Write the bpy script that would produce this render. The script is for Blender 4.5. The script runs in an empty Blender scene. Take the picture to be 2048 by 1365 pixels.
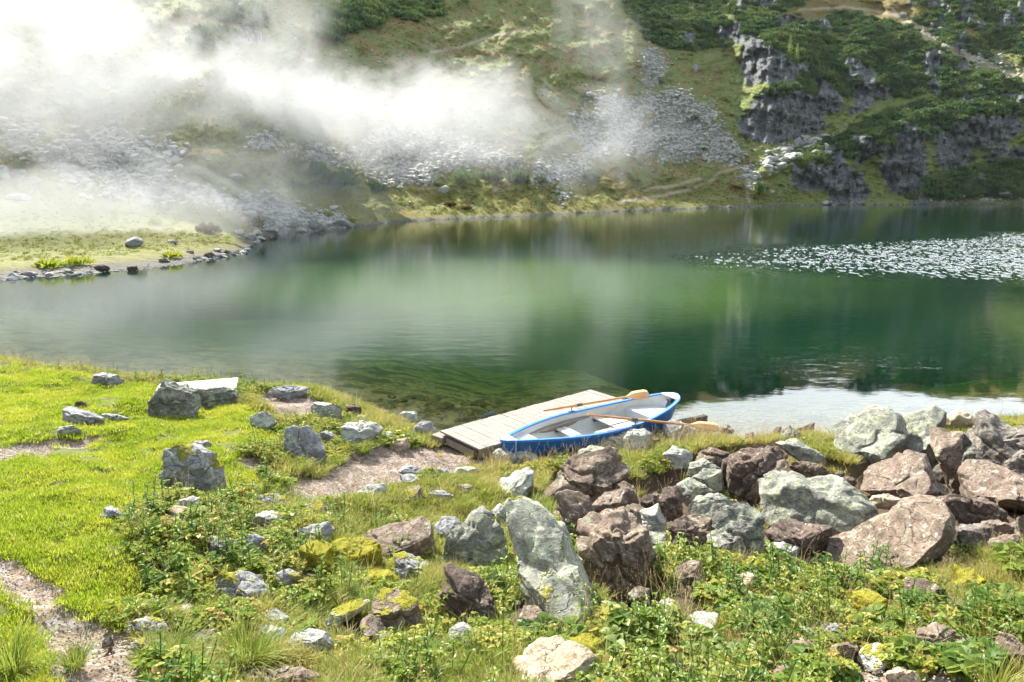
EXPO=1.68; MIST=True
import bpy, bmesh, math, random
import numpy as np
from mathutils import Vector, Matrix, noise as mnoise
sc = bpy.context.scene
COL = sc.collection
PI = math.pi
rad = math.radians
random.seed(7)
RS = np.random.RandomState(11)

# ------------------------------------------------------------------ camera
EYE = np.array([0.0, 0.0, 4.8]); PITCH = rad(12.9); F = 1365.0
FW = np.array([0, math.cos(PITCH), -math.sin(PITCH)])
UP = np.array([0, math.sin(PITCH), math.cos(PITCH)])
RT = np.array([1.0, 0, 0])
cam = bpy.data.objects.new('camera', bpy.data.cameras.new('camera'))
COL.objects.link(cam)
cam.location = EYE; cam.rotation_euler = (rad(90) - PITCH, 0, 0)
cam.data.lens = 24.0; cam.data.sensor_width = 36.0
cam.data.clip_start = 0.05; cam.data.clip_end = 3000
sc.camera = cam

def ray(px, py):
    d = FW[None, :] * 1.0 + RT[None, :] * ((np.atleast_1d(px) - 1024) / F)[:, None] + UP[None, :] * ((682.5 - np.atleast_1d(py)) / F)[:, None]
    return d / np.linalg.norm(d, axis=1)[:, None]
def at_z(px, py, z):
    d = ray(px, py)[0]; t = (z - EYE[2]) / d[2]
    return EYE + d * t
def project(P):
    q = P - EYE
    dep = q @ FW
    dep = np.where(np.abs(dep) < 1e-6, 1e-6, dep)
    x = 1024 + F * (q @ RT) / dep
    y = 682.5 - F * (q @ UP) / dep
    bad = dep < 0.3
    return np.where(bad, -9999, x), np.where(bad, 9999, y), dep

# ------------------------------------------------------------------ noise
def _h(ix, iy, iz, seed):
    n = (ix * 374761393 + iy * 668265263 + iz * 2147483647 + seed * 974634777) & 0xFFFFFFFF
    n = ((n ^ (n >> 13)) * 1274126177) & 0xFFFFFFFF
    n = n ^ (n >> 16)
    return (n & 0xFFFFFF) / float(0xFFFFFF)
def vn2(x, y, seed=0):
    x = np.asarray(x, float); y = np.asarray(y, float)
    ix = np.floor(x).astype(np.int64); iy = np.floor(y).astype(np.int64)
    fx = x - ix; fy = y - iy
    fx = fx * fx * fx * (fx * (fx * 6 - 15) + 10); fy = fy * fy * fy * (fy * (fy * 6 - 15) + 10)
    z = np.zeros_like(ix)
    a = _h(ix, iy, z, seed); b = _h(ix + 1, iy, z, seed); c = _h(ix, iy + 1, z, seed); d = _h(ix + 1, iy + 1, z, seed)
    return (a * (1 - fx) + b * fx) * (1 - fy) + (c * (1 - fx) + d * fx) * fy
def fbm(x, y, oct=4, seed=0, gain=0.5):
    s = 0; a = 1; t = 0
    for o in range(oct):
        ca, sa = math.cos(.6 + 1.1 * o), math.sin(.6 + 1.1 * o)
        s = s + a * vn2((x * ca - y * sa) * 2 ** o + 13.7 * o, (x * sa + y * ca) * 2 ** o + 7.3 * o, seed + o); t += a; a *= gain
    return s / t            # 0..1, mean .5
def vn3(P, seed=0):
    I = np.floor(P).astype(np.int64); f = P - I; f = f * f * (3 - 2 * f)
    r = 0
    for dx in (0, 1):
        for dy in (0, 1):
            for dz in (0, 1):
                w = (f[:, 0] if dx else 1 - f[:, 0]) * (f[:, 1] if dy else 1 - f[:, 1]) * (f[:, 2] if dz else 1 - f[:, 2])
                r = r + w * _h(I[:, 0] + dx, I[:, 1] + dy, I[:, 2] + dz, seed)
    return r
def fbm3(P, oct=4, seed=0, gain=0.5):
    s = 0; a = 1; t = 0
    for o in range(oct):
        s = s + a * vn3(P * 2 ** o + 5.1 * o, seed + o); t += a; a *= gain
    return s / t
def sst(a, b, x):
    t = np.clip((x - a) / (b - a), 0, 1); return t * t * (3 - 2 * t)
def inpoly(x, y, poly):
    ins = np.zeros(np.shape(x), bool); n = len(poly)
    for i in range(n):
        x1, y1 = poly[i]; x2, y2 = poly[(i + 1) % n]
        if y1 == y2: continue
        c = ((y1 > y) != (y2 > y)) & (x < (x2 - x1) * (y - y1) / (y2 - y1) + x1)
        ins ^= c
    return ins
def segdist(x, y, line):
    d = np.full(np.shape(x), 1e9)
    for (x1, y1), (x2, y2) in zip(line[:-1], line[1:]):
        l2 = (x2 - x1) ** 2 + (y2 - y1) ** 2
        t = np.clip(((x - x1) * (x2 - x1) + (y - y1) * (y2 - y1)) / l2, 0, 1)
        d = np.minimum(d, np.hypot(x - x1 - t * (x2 - x1), y - y1 - t * (y2 - y1)))
    return d

# ------------------------------------------------------------------ object helpers
def tag(o, label, cat, group=None, kind=None):
    o['label'] = label; o['category'] = cat
    if group: o['group'] = group
    if kind: o['kind'] = kind
    return o
def link(name, me, mat=None, parent=None):
    o = bpy.data.objects.new(name, me); COL.objects.link(o)
    if mat is not None and me is not None: me.materials.append(mat)
    if parent is not None: o.parent = parent
    return o
def empty(name, loc, rz=0):
    o = bpy.data.objects.new(name, None); COL.objects.link(o)
    o.location = loc; o.rotation_euler = (0, 0, rz); o.empty_display_size = .1
    return o
def np_mesh(name, V, Fc, smooth=True, attrs=None):
    """V (N,3); Fc (M,k) single arity or list of arrays"""
    me = bpy.data.meshes.new(name)
    if not isinstance(Fc, (list, tuple)): Fc = [Fc]
    Fc = [np.asarray(f) for f in Fc if len(f)]
    me.vertices.add(len(V)); me.vertices.foreach_set('co', np.ascontiguousarray(V, dtype=np.float32).ravel())
    nl = sum(f.size for f in Fc); nf = sum(len(f) for f in Fc)
    me.loops.add(nl); me.loops.foreach_set('vertex_index', np.concatenate([f.ravel() for f in Fc]).astype(np.int32))
    me.polygons.add(nf)
    tot = np.concatenate([np.full(len(f), f.shape[1]) for f in Fc]).astype(np.int32)
    st = np.concatenate([[0], np.cumsum(tot)[:-1]]).astype(np.int32)
    me.polygons.foreach_set('loop_start', st)
    me.polygons.foreach_set('use_smooth', np.full(nf, smooth))
    if attrs:
        for k, a in attrs.items():
            if a.ndim == 1:
                t = me.attributes.new(k, 'FLOAT', 'POINT'); t.data.foreach_set('value', a.astype(np.float32))
            elif a.shape[1] == 4:
                t = me.attributes.new(k, 'FLOAT_COLOR', 'POINT'); t.data.foreach_set('color', a.astype(np.float32).ravel())
            else:
                t = me.attributes.new(k, 'FLOAT_VECTOR', 'POINT'); t.data.foreach_set('vector', a.astype(np.float32).ravel())
    me.update(calc_edges=True)
    return me
def grid_faces(nr, nc):
    i = np.arange(nr - 1)[:, None] * nc + np.arange(nc - 1)[None, :]
    i = i.ravel()
    return np.stack([i, i + 1, i + nc + 1, i + nc], 1)

class MB:
    """collects boxes, tubes and sheets; build() links them as one mesh object"""
    def __init__(s): s.v = []; s.f = []
    def add(s, V, Fc):
        b = len(s.v); s.v += [tuple(p) for p in V]; s.f += [tuple(i + b for i in f) for f in Fc]; return s
    def box(s, c, d, M=None, jit=0):
        x, y, z = d[0] / 2, d[1] / 2, d[2] / 2
        V = [Vector((sx * x, sy * y, sz * z)) for sz in (-1, 1) for sy in (-1, 1) for sx in (-1, 1)]
        if M is not None: V = [M @ v for v in V]
        V = [v + Vector(c) for v in V]
        return s.add(V, [(0, 2, 3, 1), (4, 5, 7, 6), (0, 1, 5, 4), (2, 6, 7, 3), (0, 4, 6, 2), (1, 3, 7, 5)])
    def tube(s, pts, r, n=8, cap=True, flat=1.0):
        pts = [Vector(p) for p in pts]; rs = r if isinstance(r, (list, tuple)) else [r] * len(pts)
        V = []; prev = None
        for i, p in enumerate(pts):
            t = (pts[min(i + 1, len(pts) - 1)] - pts[max(i - 1, 0)]).normalized()
            a = t.cross(Vector((0, 0, 1)))
            if a.length < 1e-3: a = t.cross(Vector((1, 0, 0)))
            a.normalize()
            if prev and a.dot(prev) < 0: a = -a
            prev = a; b = t.cross(a)
            for k in range(n):
                q = 2 * PI * k / n; V.append(p + a * math.cos(q) * rs[i] + b * math.sin(q) * rs[i] * flat)
        Fc = [(i * n + k, i * n + (k + 1) % n, (i + 1) * n + (k + 1) % n, (i + 1) * n + k) for i in range(len(pts) - 1) for k in range(n)]
        if cap: Fc += [tuple(range(n - 1, -1, -1)), tuple(range((len(pts) - 1) * n, len(pts) * n))]
        return s.add(V, Fc)
    def build(s, name, mat, parent=None, smooth=False, bevel=0, loc=None):
        me = bpy.data.meshes.new(name)
        V = s.v
        if loc is not None: V = [(Vector(p) - Vector(loc)) for p in V]
        me.from_pydata(V, [], s.f)
        if bevel:
            bm = bmesh.new(); bm.from_mesh(me)
            bmesh.ops.bevel(bm, geom=[e for e in bm.edges], offset=bevel, segments=2, affect='EDGES', profile=.5, clamp_overlap=True)
            bm.to_mesh(me); bm.free()
        if smooth: me.polygons.foreach_set('use_smooth', [True] * len(me.polygons))
        me.update()
        o = link(name, me, mat, parent)
        if loc is not None: o.location = loc
        return o

# ------------------------------------------------------------------ material helpers
class NT:
    def __init__(s, name):
        s.m = bpy.data.materials.new(name); s.m.use_nodes = True
        s.t = s.m.node_tree; s.t.nodes.clear(); s.out = s.t.nodes.new('ShaderNodeOutputMaterial')
    def n(s, kind, **kw):
        nd = s.t.nodes.new('ShaderNode' + kind)
        for k, v in kw.items():
            if k.startswith('i_'):
                key = k[2:]
                key = int(key) if key.isdigit() else key.replace('_', ' ')
                s.set(nd.inputs[key], v)
            else: setattr(nd, k, v)
        return nd
    def set(s, inp, v):
        if isinstance(v, bpy.types.NodeSocket): s.t.links.new(v, inp)
        elif isinstance(v, bpy.types.Node): s.t.links.new(v.outputs[0], inp)
        else:
            if hasattr(inp, 'default_value'):
                if isinstance(v, (tuple, list)) and len(v) == 3 and inp.type == 'RGBA': v = (*v, 1)
                inp.default_value = v
    def math(s, op, a, b=None, c=None, clamp=False):
        nd = s.t.nodes.new('ShaderNodeMath'); nd.operation = op; nd.use_clamp = clamp
        s.set(nd.inputs[0], a)
        if b is not None: s.set(nd.inputs[1], b)
        if c is not None: s.set(nd.inputs[2], c)
        return nd.outputs[0]
    def mix(s, f, a, b, blend='MIX'):
        nd = s.t.nodes.new('ShaderNodeMix'); nd.data_type = 'RGBA'; nd.blend_type = blend
        s.set(nd.inputs[0], f); s.set(nd.inputs[6], a); s.set(nd.inputs[7], b)
        return nd.outputs[2]
    def ramp(s, v, lo, hi):
        nd = s.t.nodes.new('ShaderNodeMapRange'); nd.interpolation_type = 'SMOOTHSTEP'
        s.set(nd.inputs[0], v); nd.inputs[1].default_value = lo; nd.inputs[2].default_value = hi
        return nd.outputs[0]
    def noise(s, vec, scale, detail=4, rough=.55, dist=0):
        nd = s.t.nodes.new('ShaderNodeTexNoise'); s.set(nd.inputs['Vector'], vec)
        nd.inputs['Scale'].default_value = scale; nd.inputs['Detail'].default_value = detail
        nd.inputs['Roughness'].default_value = rough; nd.inputs['Distortion'].default_value = dist
        return nd.outputs[0]
    def vor(s, vec, scale, feature='F1'):
        nd = s.t.nodes.new('ShaderNodeTexVoronoi'); nd.feature = feature; s.set(nd.inputs['Vector'], vec)
        nd.inputs['Scale'].default_value = scale
        return nd
    def pos(s): return s.n('NewGeometry').outputs['Position']
    def nz(s):
        g = s.n('NewGeometry'); sp = s.n('SeparateXYZ'); s.set(sp.inputs[0], g.outputs['Normal']); return sp.outputs[2]
    def map(s, vec, scale=(1, 1, 1), loc=(0, 0, 0), rot=(0, 0, 0)):
        nd = s.n('Mapping'); s.set(nd.inputs[0], vec); nd.inputs['Scale'].default_value = scale
        nd.inputs['Location'].default_value = loc; nd.inputs['Rotation'].default_value = rot; return nd.outputs[0]
    def bump(s, h, strength=.5, dist=.05, normal=None):
        nd = s.n('Bump'); nd.inputs['Strength'].default_value = strength; nd.inputs['Distance'].default_value = dist
        s.set(nd.inputs['Height'], h)
        if normal is not None: s.set(nd.inputs['Normal'], normal)
        return nd.outputs[0]
    def prin(s, col, rough=.8, normal=None, spec=.3, **kw):
        nd = s.n('BsdfPrincipled'); s.set(nd.inputs['Base Color'], col); s.set(nd.inputs['Roughness'], rough)
        nd.inputs['Specular IOR Level'].default_value = spec
        if normal is not None: s.set(nd.inputs['Normal'], normal)
        return nd
    def done(s, sh, vol=None):
        if sh is not None: s.set(s.out.inputs['Surface'], sh)
        if vol is not None: s.set(s.out.inputs['Volume'], vol)
        return s.m
def attr(nt, name, typ='GEOMETRY'):
    return nt.n('Attribute', attribute_name=name, attribute_type=typ)

# leaf-like material: diffuse + translucent, colour varied per instance and by place
def leaf_mat(name, cols, trans=.45, tcol=None, gloss=.25, patch=.6):
    t = NT(name)
    info = t.n('ObjectInfo').outputs['Random']
    p = t.pos()
    n1 = t.noise(p, patch, 2)
    c = t.mix(info, cols[0], cols[1])
    c = t.mix(t.ramp(n1, .42, .62), c, cols[2])
    if len(cols) > 3:
        c = t.mix(t.ramp(info, .86, .9), c, cols[3])
    d = t.n('BsdfDiffuse'); t.set(d.inputs[0], c)
    tr = t.n('BsdfTranslucent'); t.set(tr.inputs[0], t.mix(.5, c, tcol or cols[2], 'MIX'))
    m = t.n('MixShader'); m.inputs[0].default_value = trans; t.set(m.inputs[1], d); t.set(m.inputs[2], tr)
    g = t.n('BsdfGlossy'); g.inputs['Roughness'].default_value = .45; g.inputs[0].default_value = (.85, .85, .7, 1)
    m2 = t.n('MixShader'); m2.inputs[0].default_value = gloss * .045; t.set(m2.inputs[1], m); t.set(m2.inputs[2], g)
    return t.done(m2)

# scatter by geometry nodes, only ever for uncountable ground cover
_gt = {}
def scatter(name, P, rot, scl, idx, protos, label, cat):
    key = name
    coll = bpy.data.collections.new(name + '_sources')
    for i, (me) in enumerate(protos):
        o = bpy.data.objects.new('%s_source_%02d' % (name, i), me); coll.objects.link(o)
    me = bpy.data.meshes.new(name); me.vertices.add(len(P))
    me.vertices.foreach_set('co', np.ascontiguousarray(P, dtype=np.float32).ravel())
    for k, a, ty in (('rot', rot, 'FLOAT_VECTOR'), ('scl', scl, 'FLOAT_VECTOR')):
        t = me.attributes.new(k, ty, 'POINT'); t.data.foreach_set('vector', a.astype(np.float32).ravel())
    t = me.attributes.new('pick', 'INT', 'POINT'); t.data.foreach_set('value', idx.astype(np.int32))
    ob = link(name, me)
    g = bpy.data.node_groups.new(name, 'GeometryNodeTree')
    g.interface.new_socket('Geometry', in_out='INPUT', socket_type='NodeSocketGeometry')
    g.interface.new_socket('Geometry', in_out='OUTPUT', socket_type='NodeSocketGeometry')
    N = g.nodes; L = g.links
    gi = N.new('NodeGroupInput'); go = N.new('NodeGroupOutput')
    iop = N.new('GeometryNodeInstanceOnPoints'); ci = N.new('GeometryNodeCollectionInfo')
    ci.inputs['Collection'].default_value = coll
    ci.inputs['Separate Children'].default_value = True; ci.inputs['Reset Children'].default_value = True
    iop.inputs['Pick Instance'].default_value = True
    L.new(gi.outputs[0], iop.inputs['Points']); L.new(ci.outputs[0], iop.inputs['Instance'])
    def na(nm, dt):
        a = N.new('GeometryNodeInputNamedAttribute'); a.data_type = dt; a.inputs['Name'].default_value = nm; return a.outputs[0]
    L.new(na('pick', 'INT'), iop.inputs['Instance Index'])
    L.new(na('rot', 'FLOAT_VECTOR'), iop.inputs['Rotation'])
    L.new(na('scl', 'FLOAT_VECTOR'), iop.inputs['Scale'])
    L.new(iop.outputs[0], go.inputs[0])
    md = ob.modifiers.new('scatter', 'NODES'); md.node_group = g
    tag(ob, label, cat, kind='stuff')
    return ob
# ------------------------------------------------------------------ near bank: height field
SX = np.array([-400, -60, -40, -30, -20, -13.2, -8.6, -4.3, -2.7, -1.8, -1.2, -.5, 0, 1.5, 3.1, 4.2, 5.8, 8, 10, 14, 20, 30, 45, 70, 400.])
SY = np.array([60, 52, 42, 31, 21, 17.8, 16.3, 15.2, 13.9, 12.9, 12.15, 11.75, 11.75, 11.95, 12.35, 12.5, 12.6, 12.9, 13.3, 13.8, 15, 18, 26, 45, 60.])
AX = np.array([-14, -6, -3.5, -1.3, .2, 4, 9, 14.]); AV = np.array([.34, .34, .22, .06, .09, .15, .3, .3])
def Hraw(X, Y):
    ys = np.interp(X, SX, SY) + (vn2(X * .9, X * 0, 5) - .5) * .35
    s = ys - Y
    A = np.interp(X, AX, AV)
    sp_ = np.maximum(s, 0); Q = np.interp(X, [-9, -4, 0, 8, 14], [.0085, .0095, .0125, .012, .010])
    land = A * (1 - np.exp(-sp_ / .45)) + .055 * sp_ + Q * sp_ ** 2
    land = np.where(land > 2.0, 2.0 + (1 - np.exp(-(land - 2.0) / 1.5)) * 1.5, land)
    d = np.maximum(-s, 0)
    bed = -np.where(d < 5, .05 * d + .016 * d * d, .65 + .21 * (d - 5)) - .10 * d * sst(2.5, 6, X)
    bed = np.maximum(bed, -6)
    return np.where(s > 0, land, bed), s
def H(X, Y):
    X = np.asarray(X, float); Y = np.asarray(Y, float)
    z, s = Hraw(X, Y)
    k = sst(0, 1.5, s)
    z = z + k * ((fbm(X * .55 + 3, Y * .55, 3, 21) - .5) * .42 + (fbm(X * 2.1, Y * 2.1, 3, 33) - .5) * .16)
    z = z + (fbm(X * 7, Y * 7, 2, 44) - .5) * .03 * sst(-.3, .3, s)
    k2 = sst(.3, 1.5, -s)
    z = z + k2 * (fbm(X * 1.3, Y * 1.3, 3, 9) - .5) * .12
    return z
def ground_hit(px, py, dmax=40):
    px = np.atleast_1d(px).astype(float); py = np.atleast_1d(py).astype(float)
    d = ray(px, py); ts = np.arange(1.5, 36, .15); res = []
    for dd in d:
        P = EYE + dd[None, :] * ts[:, None]
        below = np.where(P[:, 2] < H(P[:, 0], P[:, 1]))[0]
        if not len(below): res.append(ts[-1]); continue
        t1 = ts[below[0]]; tf = np.linspace(t1 - .15, t1, 11)
        P = EYE + dd[None, :] * tf[:, None]
        below = np.where(P[:, 2] < H(P[:, 0], P[:, 1]))[0]
        res.append(tf[below[0]] if len(below) else t1)
    res = np.array(res)
    return EYE + d * res[:, None], res

PATHS = [
 [(470,905),(520,913),(545,940),(600,957),(655,950),(690,925),(705,903),(770,893),(850,888),(885,893),(930,905),(975,922),(1000,938),(930,938),(885,945),(835,950),(790,958),(750,985),(700,1003),(640,1003),(590,985),(560,965),(520,945),(490,925)],
 [(0,893),(60,884),(150,877),(215,870),(205,884),(120,896),(50,914),(0,930),(-300,960),(-300,905)],
 [(-200,1100),(0,1110),(60,1120),(80,1150),(115,1180),(165,1238),(215,1268),(255,1290),(290,1330),(310,1480),(130,1480),(115,1330),(88,1240),(55,1200),(20,1178),(0,1160),(-200,1150)],
 [(1630,1480),(1650,1365),(1700,1338),(1800,1328),(1900,1335),(1980,1348),(2060,1335),(2300,1330),(2300,1480)],
 [(505,770),(560,792),(620,798),(650,822),(610,842),(555,835),(545,812),(510,795)],
 [(0,735),(-400,725),(-400,715),(0,715)]]
LAWN = [(-900,700),(0,720),(300,770),(480,790),(520,830),(560,850),(570,900),(500,900),(470,900),(520,950),(560,985),(500,985),(440,985),(400,1000),(340,1000),(300,1020),(240,1060),(270,1110),(300,1170),(330,1215),(230,1260),(240,1300),(300,1480),(-900,1480)]
def near_masks(P):
    x, y, dep = project(P)
    wob = (fbm(P[:, 0] * 3, P[:, 1] * 3, 3, 61) - .5); wob2 = (fbm(P[:, 0] * 3, P[:, 1] * 3, 3, 77) - .5)
    sc_ = F / np.maximum(dep, .5) * .30
    xx = x + wob * sc_; yy = y + wob2 * sc_ * .6
    path = np.zeros(len(P), bool)
    for p in PATHS: path |= inpoly(xx, yy, p)
    lawn = inpoly(xx, yy, LAWN) & ~path
    return x, y, path, lawn

# mesh
gx = np.concatenate([np.linspace(-60, -14.2, 40), np.arange(-14, 15.01, .05), np.linspace(15.3, 60, 50)])
gy = np.concatenate([np.linspace(-30, .9, 26), np.arange(1, 18.01, .05), np.linspace(18.3, 60, 70)])
GX, GY = np.meshgrid(gx, gy)
X = GX.ravel(); Y = GY.ravel()
Z = H(X, Y)
x_, y_, path_, lawn_ = near_masks(np.stack([X, Y, Z], 1))
_, S_ = Hraw(X, Y)
# the trodden paths lie a little lower than the turf
soft = path_.reshape(GX.shape).astype(float)
def blur(a, k):
    for _ in range(k):
        a = (a + np.roll(a, 1, 0) + np.roll(a, -1, 0) + np.roll(a, 1, 1) + np.roll(a, -1, 1)) / 5
    return a
PATHSOFT = blur(soft, 3).ravel()
lawnsoft = blur(lawn_.reshape(GX.shape).astype(float), 4).ravel()
RUBBLE = [(1090,940),(1300,960),(1390,900),(1560,880),(1700,930),(1860,900),(2090,900),(2090,1080),(1940,1110),(1660,1160),(1540,1130),(1330,1120),(1320,1190),(1180,1190),(1110,1030)]
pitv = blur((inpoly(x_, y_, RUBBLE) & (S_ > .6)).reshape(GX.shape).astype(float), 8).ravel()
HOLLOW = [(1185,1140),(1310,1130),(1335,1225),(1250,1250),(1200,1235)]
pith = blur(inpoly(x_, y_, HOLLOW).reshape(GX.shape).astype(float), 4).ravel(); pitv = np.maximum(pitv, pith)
def pit(x, y, s): return .20 * (inpoly(x, y, RUBBLE) & (s > .6))
Zm = Z - .05 * blur(soft, 5).ravel() * (S_ > 0) - .20 * pitv - .30 * pith
keep = None
attrs = {'m': np.stack([PATHSOFT, lawnsoft, pitv, np.ones(len(X))], 1)}
t = NT('bank_soil')
m = attr(t, 'm').outputs['Color']; sp = t.n('SeparateXYZ'); t.set(sp.inputs[0], m)
p = t.pos(); spp = t.n('SeparateXYZ'); t.set(spp.inputs[0], p)
n1 = t.noise(p, 1.3, 5); n2 = t.noise(p, 9, 4); n3 = t.noise(p, 40, 3)
gravel = t.mix(t.ramp(n2, .3, .7), (.225, .168, .122), (.115, .083, .058)); gravel = t.mix(t.ramp(n3, .5, .7), gravel, (.28, .23, .18)); gravel = t.mix(t.ramp(n1, .5, .68), gravel, (.12, .10, .06))
v = t.vor(p, 26); vr = t.n('SeparateColor'); t.set(vr.inputs[0], v.outputs['Color'])
gravel = t.mix(t.math('MULTIPLY', t.ramp(vr.outputs[0], .6, .85), .6), gravel, (.30, .28, .27))
lawnc = t.mix(n2, (.085, .12, .02), (.12, .11, .035))
soil = t.mix(t.ramp(n1, .4, .65), (.06, .045, .028), (.10, .10, .035)); soil = t.mix(t.ramp(n2, .55, .7), soil, (.13, .10, .06))
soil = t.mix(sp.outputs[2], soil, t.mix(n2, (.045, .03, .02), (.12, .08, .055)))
c = t.mix(sp.outputs[1], soil, lawnc); c = t.mix(t.ramp(sp.outputs[0], .35, .6), c, gravel)
# lake bottom close to the bank: silt and stones grown over with algae
pd = t.n('VectorMath', operation='ADD'); t.set(pd.inputs[0], p); nv = t.n('TexNoise'); nv.inputs['Scale'].default_value = 2.5; t.set(nv.inputs['Vector'], p); t.set(pd.inputs[1], nv.outputs['Color'])
vb = t.vor(t.map(pd.outputs[0], (1, 1, .2)), 2.2); vb2 = t.vor(t.map(p, (1, 1, .2)), 2.2, 'DISTANCE_TO_EDGE')
bc = t.n('SeparateColor'); t.set(bc.inputs[0], vb.outputs['Color'])
bed = t.mix(t.ramp(n2, .35, .65), (.22, .165, .04), (.56, .44, .14)); bed = t.mix(t.math('MULTIPLY', t.ramp(bc.outputs[1], .7, .8), .6), bed, (.52, .44, .17))
bed = t.mix(t.ramp(n1, .48, .6), bed, (.14, .12, .03))
under = t.ramp(spp.outputs[2], .02, -.04)
c = t.mix(under, c, bed)
hb = t.math('ADD', t.math('MULTIPLY', n3, .4), t.math('MULTIPLY', n2, 1.0))
t.done(t.prin(c, .95, t.bump(hb, .6, .03), .15))
mat_bank = t.m
me = np_mesh('ground', np.stack([X, Y, Zm], 1), grid_faces(len(gy), len(gx)), True, attrs)
ground = link('ground', me, mat_bank); ground['kind'] = 'structure'
tag(ground, 'grassy lake bank sloping down to the water with trodden gravel paths', 'ground', kind='structure')

# ------------------------------------------------------------------ deep lake bed (out beyond the near sheet, and lower under it)
lx = np.linspace(-130, 240, 220); ly = np.linspace(14, 290, 180)
LX, LY = np.meshgrid(lx, ly); lX = LX.ravel(); lY = LY.ravel()
shelf = np.exp(-(((lX + 4) / 15) ** 2 + ((lY - 33) / 9) ** 2)) + .6 * np.exp(-(((lX + 22) / 12) ** 2 + ((lY - 36) / 12) ** 2)) + .75 * np.exp(-(((lX - 2) / 9) ** 2 + ((lY - 47) / 7) ** 2))
lZ = -5.2 + 3.0 * np.clip(shelf, 0, 1.0) * sst(20, 29, lY) + (fbm(lX * .2, lY * .2, 3, 3) - .5) * .5
hz = Hraw(lX, lY)[0]
lZ = np.where((lY < 21), np.minimum(lZ, hz - .25), lZ)
t = NT('lake_bed'); p = t.pos()
sz_ = t.n('SeparateXYZ'); t.set(sz_.inputs[0], p)
c = t.mix(t.ramp(t.noise(p, .25, 4), .4, .65), (.26, .31, .11), (.15, .19, .06)); c = t.mix(t.ramp(sz_.outputs[2], -1.6, -4.2), c, (.03, .045, .025))
t.done(t.prin(c, 1, spec=.1))
bedo = link('lake_bed', np_mesh('lake_bed', np.stack([lX, lY, lZ], 1), grid_faces(len(ly), len(lx))), t.m)
tag(bedo, 'silty green bottom of the lake with a pale shallow shelf', 'lake bed', kind='structure')

# ------------------------------------------------------------------ water
t = NT('lake_water'); p = t.pos()
sp = t.n('SeparateXYZ'); t.set(sp.inputs[0], p)
# breeze patch: a wedge of rippled water that opens out towards the far right
bx = t.math('SUBTRACT', sp.outputs[0], 9.0)
cy = t.math('ADD', t.math('MULTIPLY', bx, -.02), 44.5)
wid = t.math('ADD', t.math('MULTIPLY', bx, .33), t.math('MULTIPLY', t.math('SUBTRACT', t.noise(p, .12, 3), .5), 6))
dy = t.math('ABSOLUTE', t.math('SUBTRACT', sp.outputs[1], cy))
breeze = t.math('MULTIPLY', t.ramp(t.math('SUBTRACT', wid, dy), -5, 7), t.ramp(bx, 0, 5))
calm = t.ramp(sp.outputs[1], 11, 22)
w1 = t.noise(t.map(p, (.55, 1, 1)), 2.6, 3, .5); w2 = t.noise(t.map(p, (.5, 1, 1), rot=(0, 0, .2)), 9, 3, .6); w3 = t.noise(t.map(p, (1, .45, 1)), 3.4, 2, .55)
near_gate = t.math('ADD', .16, t.math('MULTIPLY', t.ramp(t.math('SUBTRACT', sp.outputs[1], t.math('MULTIPLY', t.noise(p, .5, 3), 3)), 14.6, 17.5), .95))
h = t.math('MULTIPLY', near_gate, t.math('ADD', t.math('MULTIPLY', w1, .0065), t.math('MULTIPLY', w2, .0020)))
hb = t.math('MULTIPLY', breeze, t.math('MULTIPLY', w3, .020))
nrm = t.bump(t.math('ADD', h, hb), 1.0, 1.0)
fr = t.n('Fresnel', i_IOR=1.33); t.set(fr.inputs['Normal'], nrm)
gl = t.n('BsdfGlossy'); gl.inputs['Roughness'].default_value = .0; t.set(gl.inputs['Normal'], nrm); gl.inputs[0].default_value = (1, 1, 1, 1)
tr = t.n('BsdfTransparent'); tr.inputs[0].default_value = (.92, .98, .95, 1)
# fine green silt hangs in the water over the shallow middle of the lake
ex = t.math('MULTIPLY', t.math('ADD', sp.outputs[0], -1), .055); ey = t.math('MULTIPLY', t.math('ADD', sp.outputs[1], -35), .085)
rr_ = t.math('ADD', t.math('MULTIPLY', ex, ex), t.math('MULTIPLY', ey, ey))
silt = t.ramp(t.math('ADD', rr_, t.math('MULTIPLY', t.math('SUBTRACT', t.noise(p, .10, 3), .5), 1.2)), 1.3, .0)
df = t.n('BsdfDiffuse'); t.set(df.inputs[0], t.mix(silt, (.008, .078, .042), (.17, .37, .10)))
body = t.n('MixShader'); t.set(body.inputs[0], t.math('ADD', .03, t.math('MULTIPLY', t.ramp(sp.outputs[1], 13.5, 21), .17))); t.set(body.inputs[1], tr); t.set(body.inputs[2], df)
mx = t.n('MixShader'); t.set(mx.inputs[0], fr); t.set(mx.inputs[1], body); t.set(mx.inputs[2], gl)
va = t.n('VolumeAbsorption'); va.inputs['Color'].default_value = (.56, .82, .36, 1); va.inputs['Density'].default_value = .26
t.done(mx, va)
wV = [(-400, 8, 0), (400, 8, 0), (400, 420, 0), (-400, 420, 0)]
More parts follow.
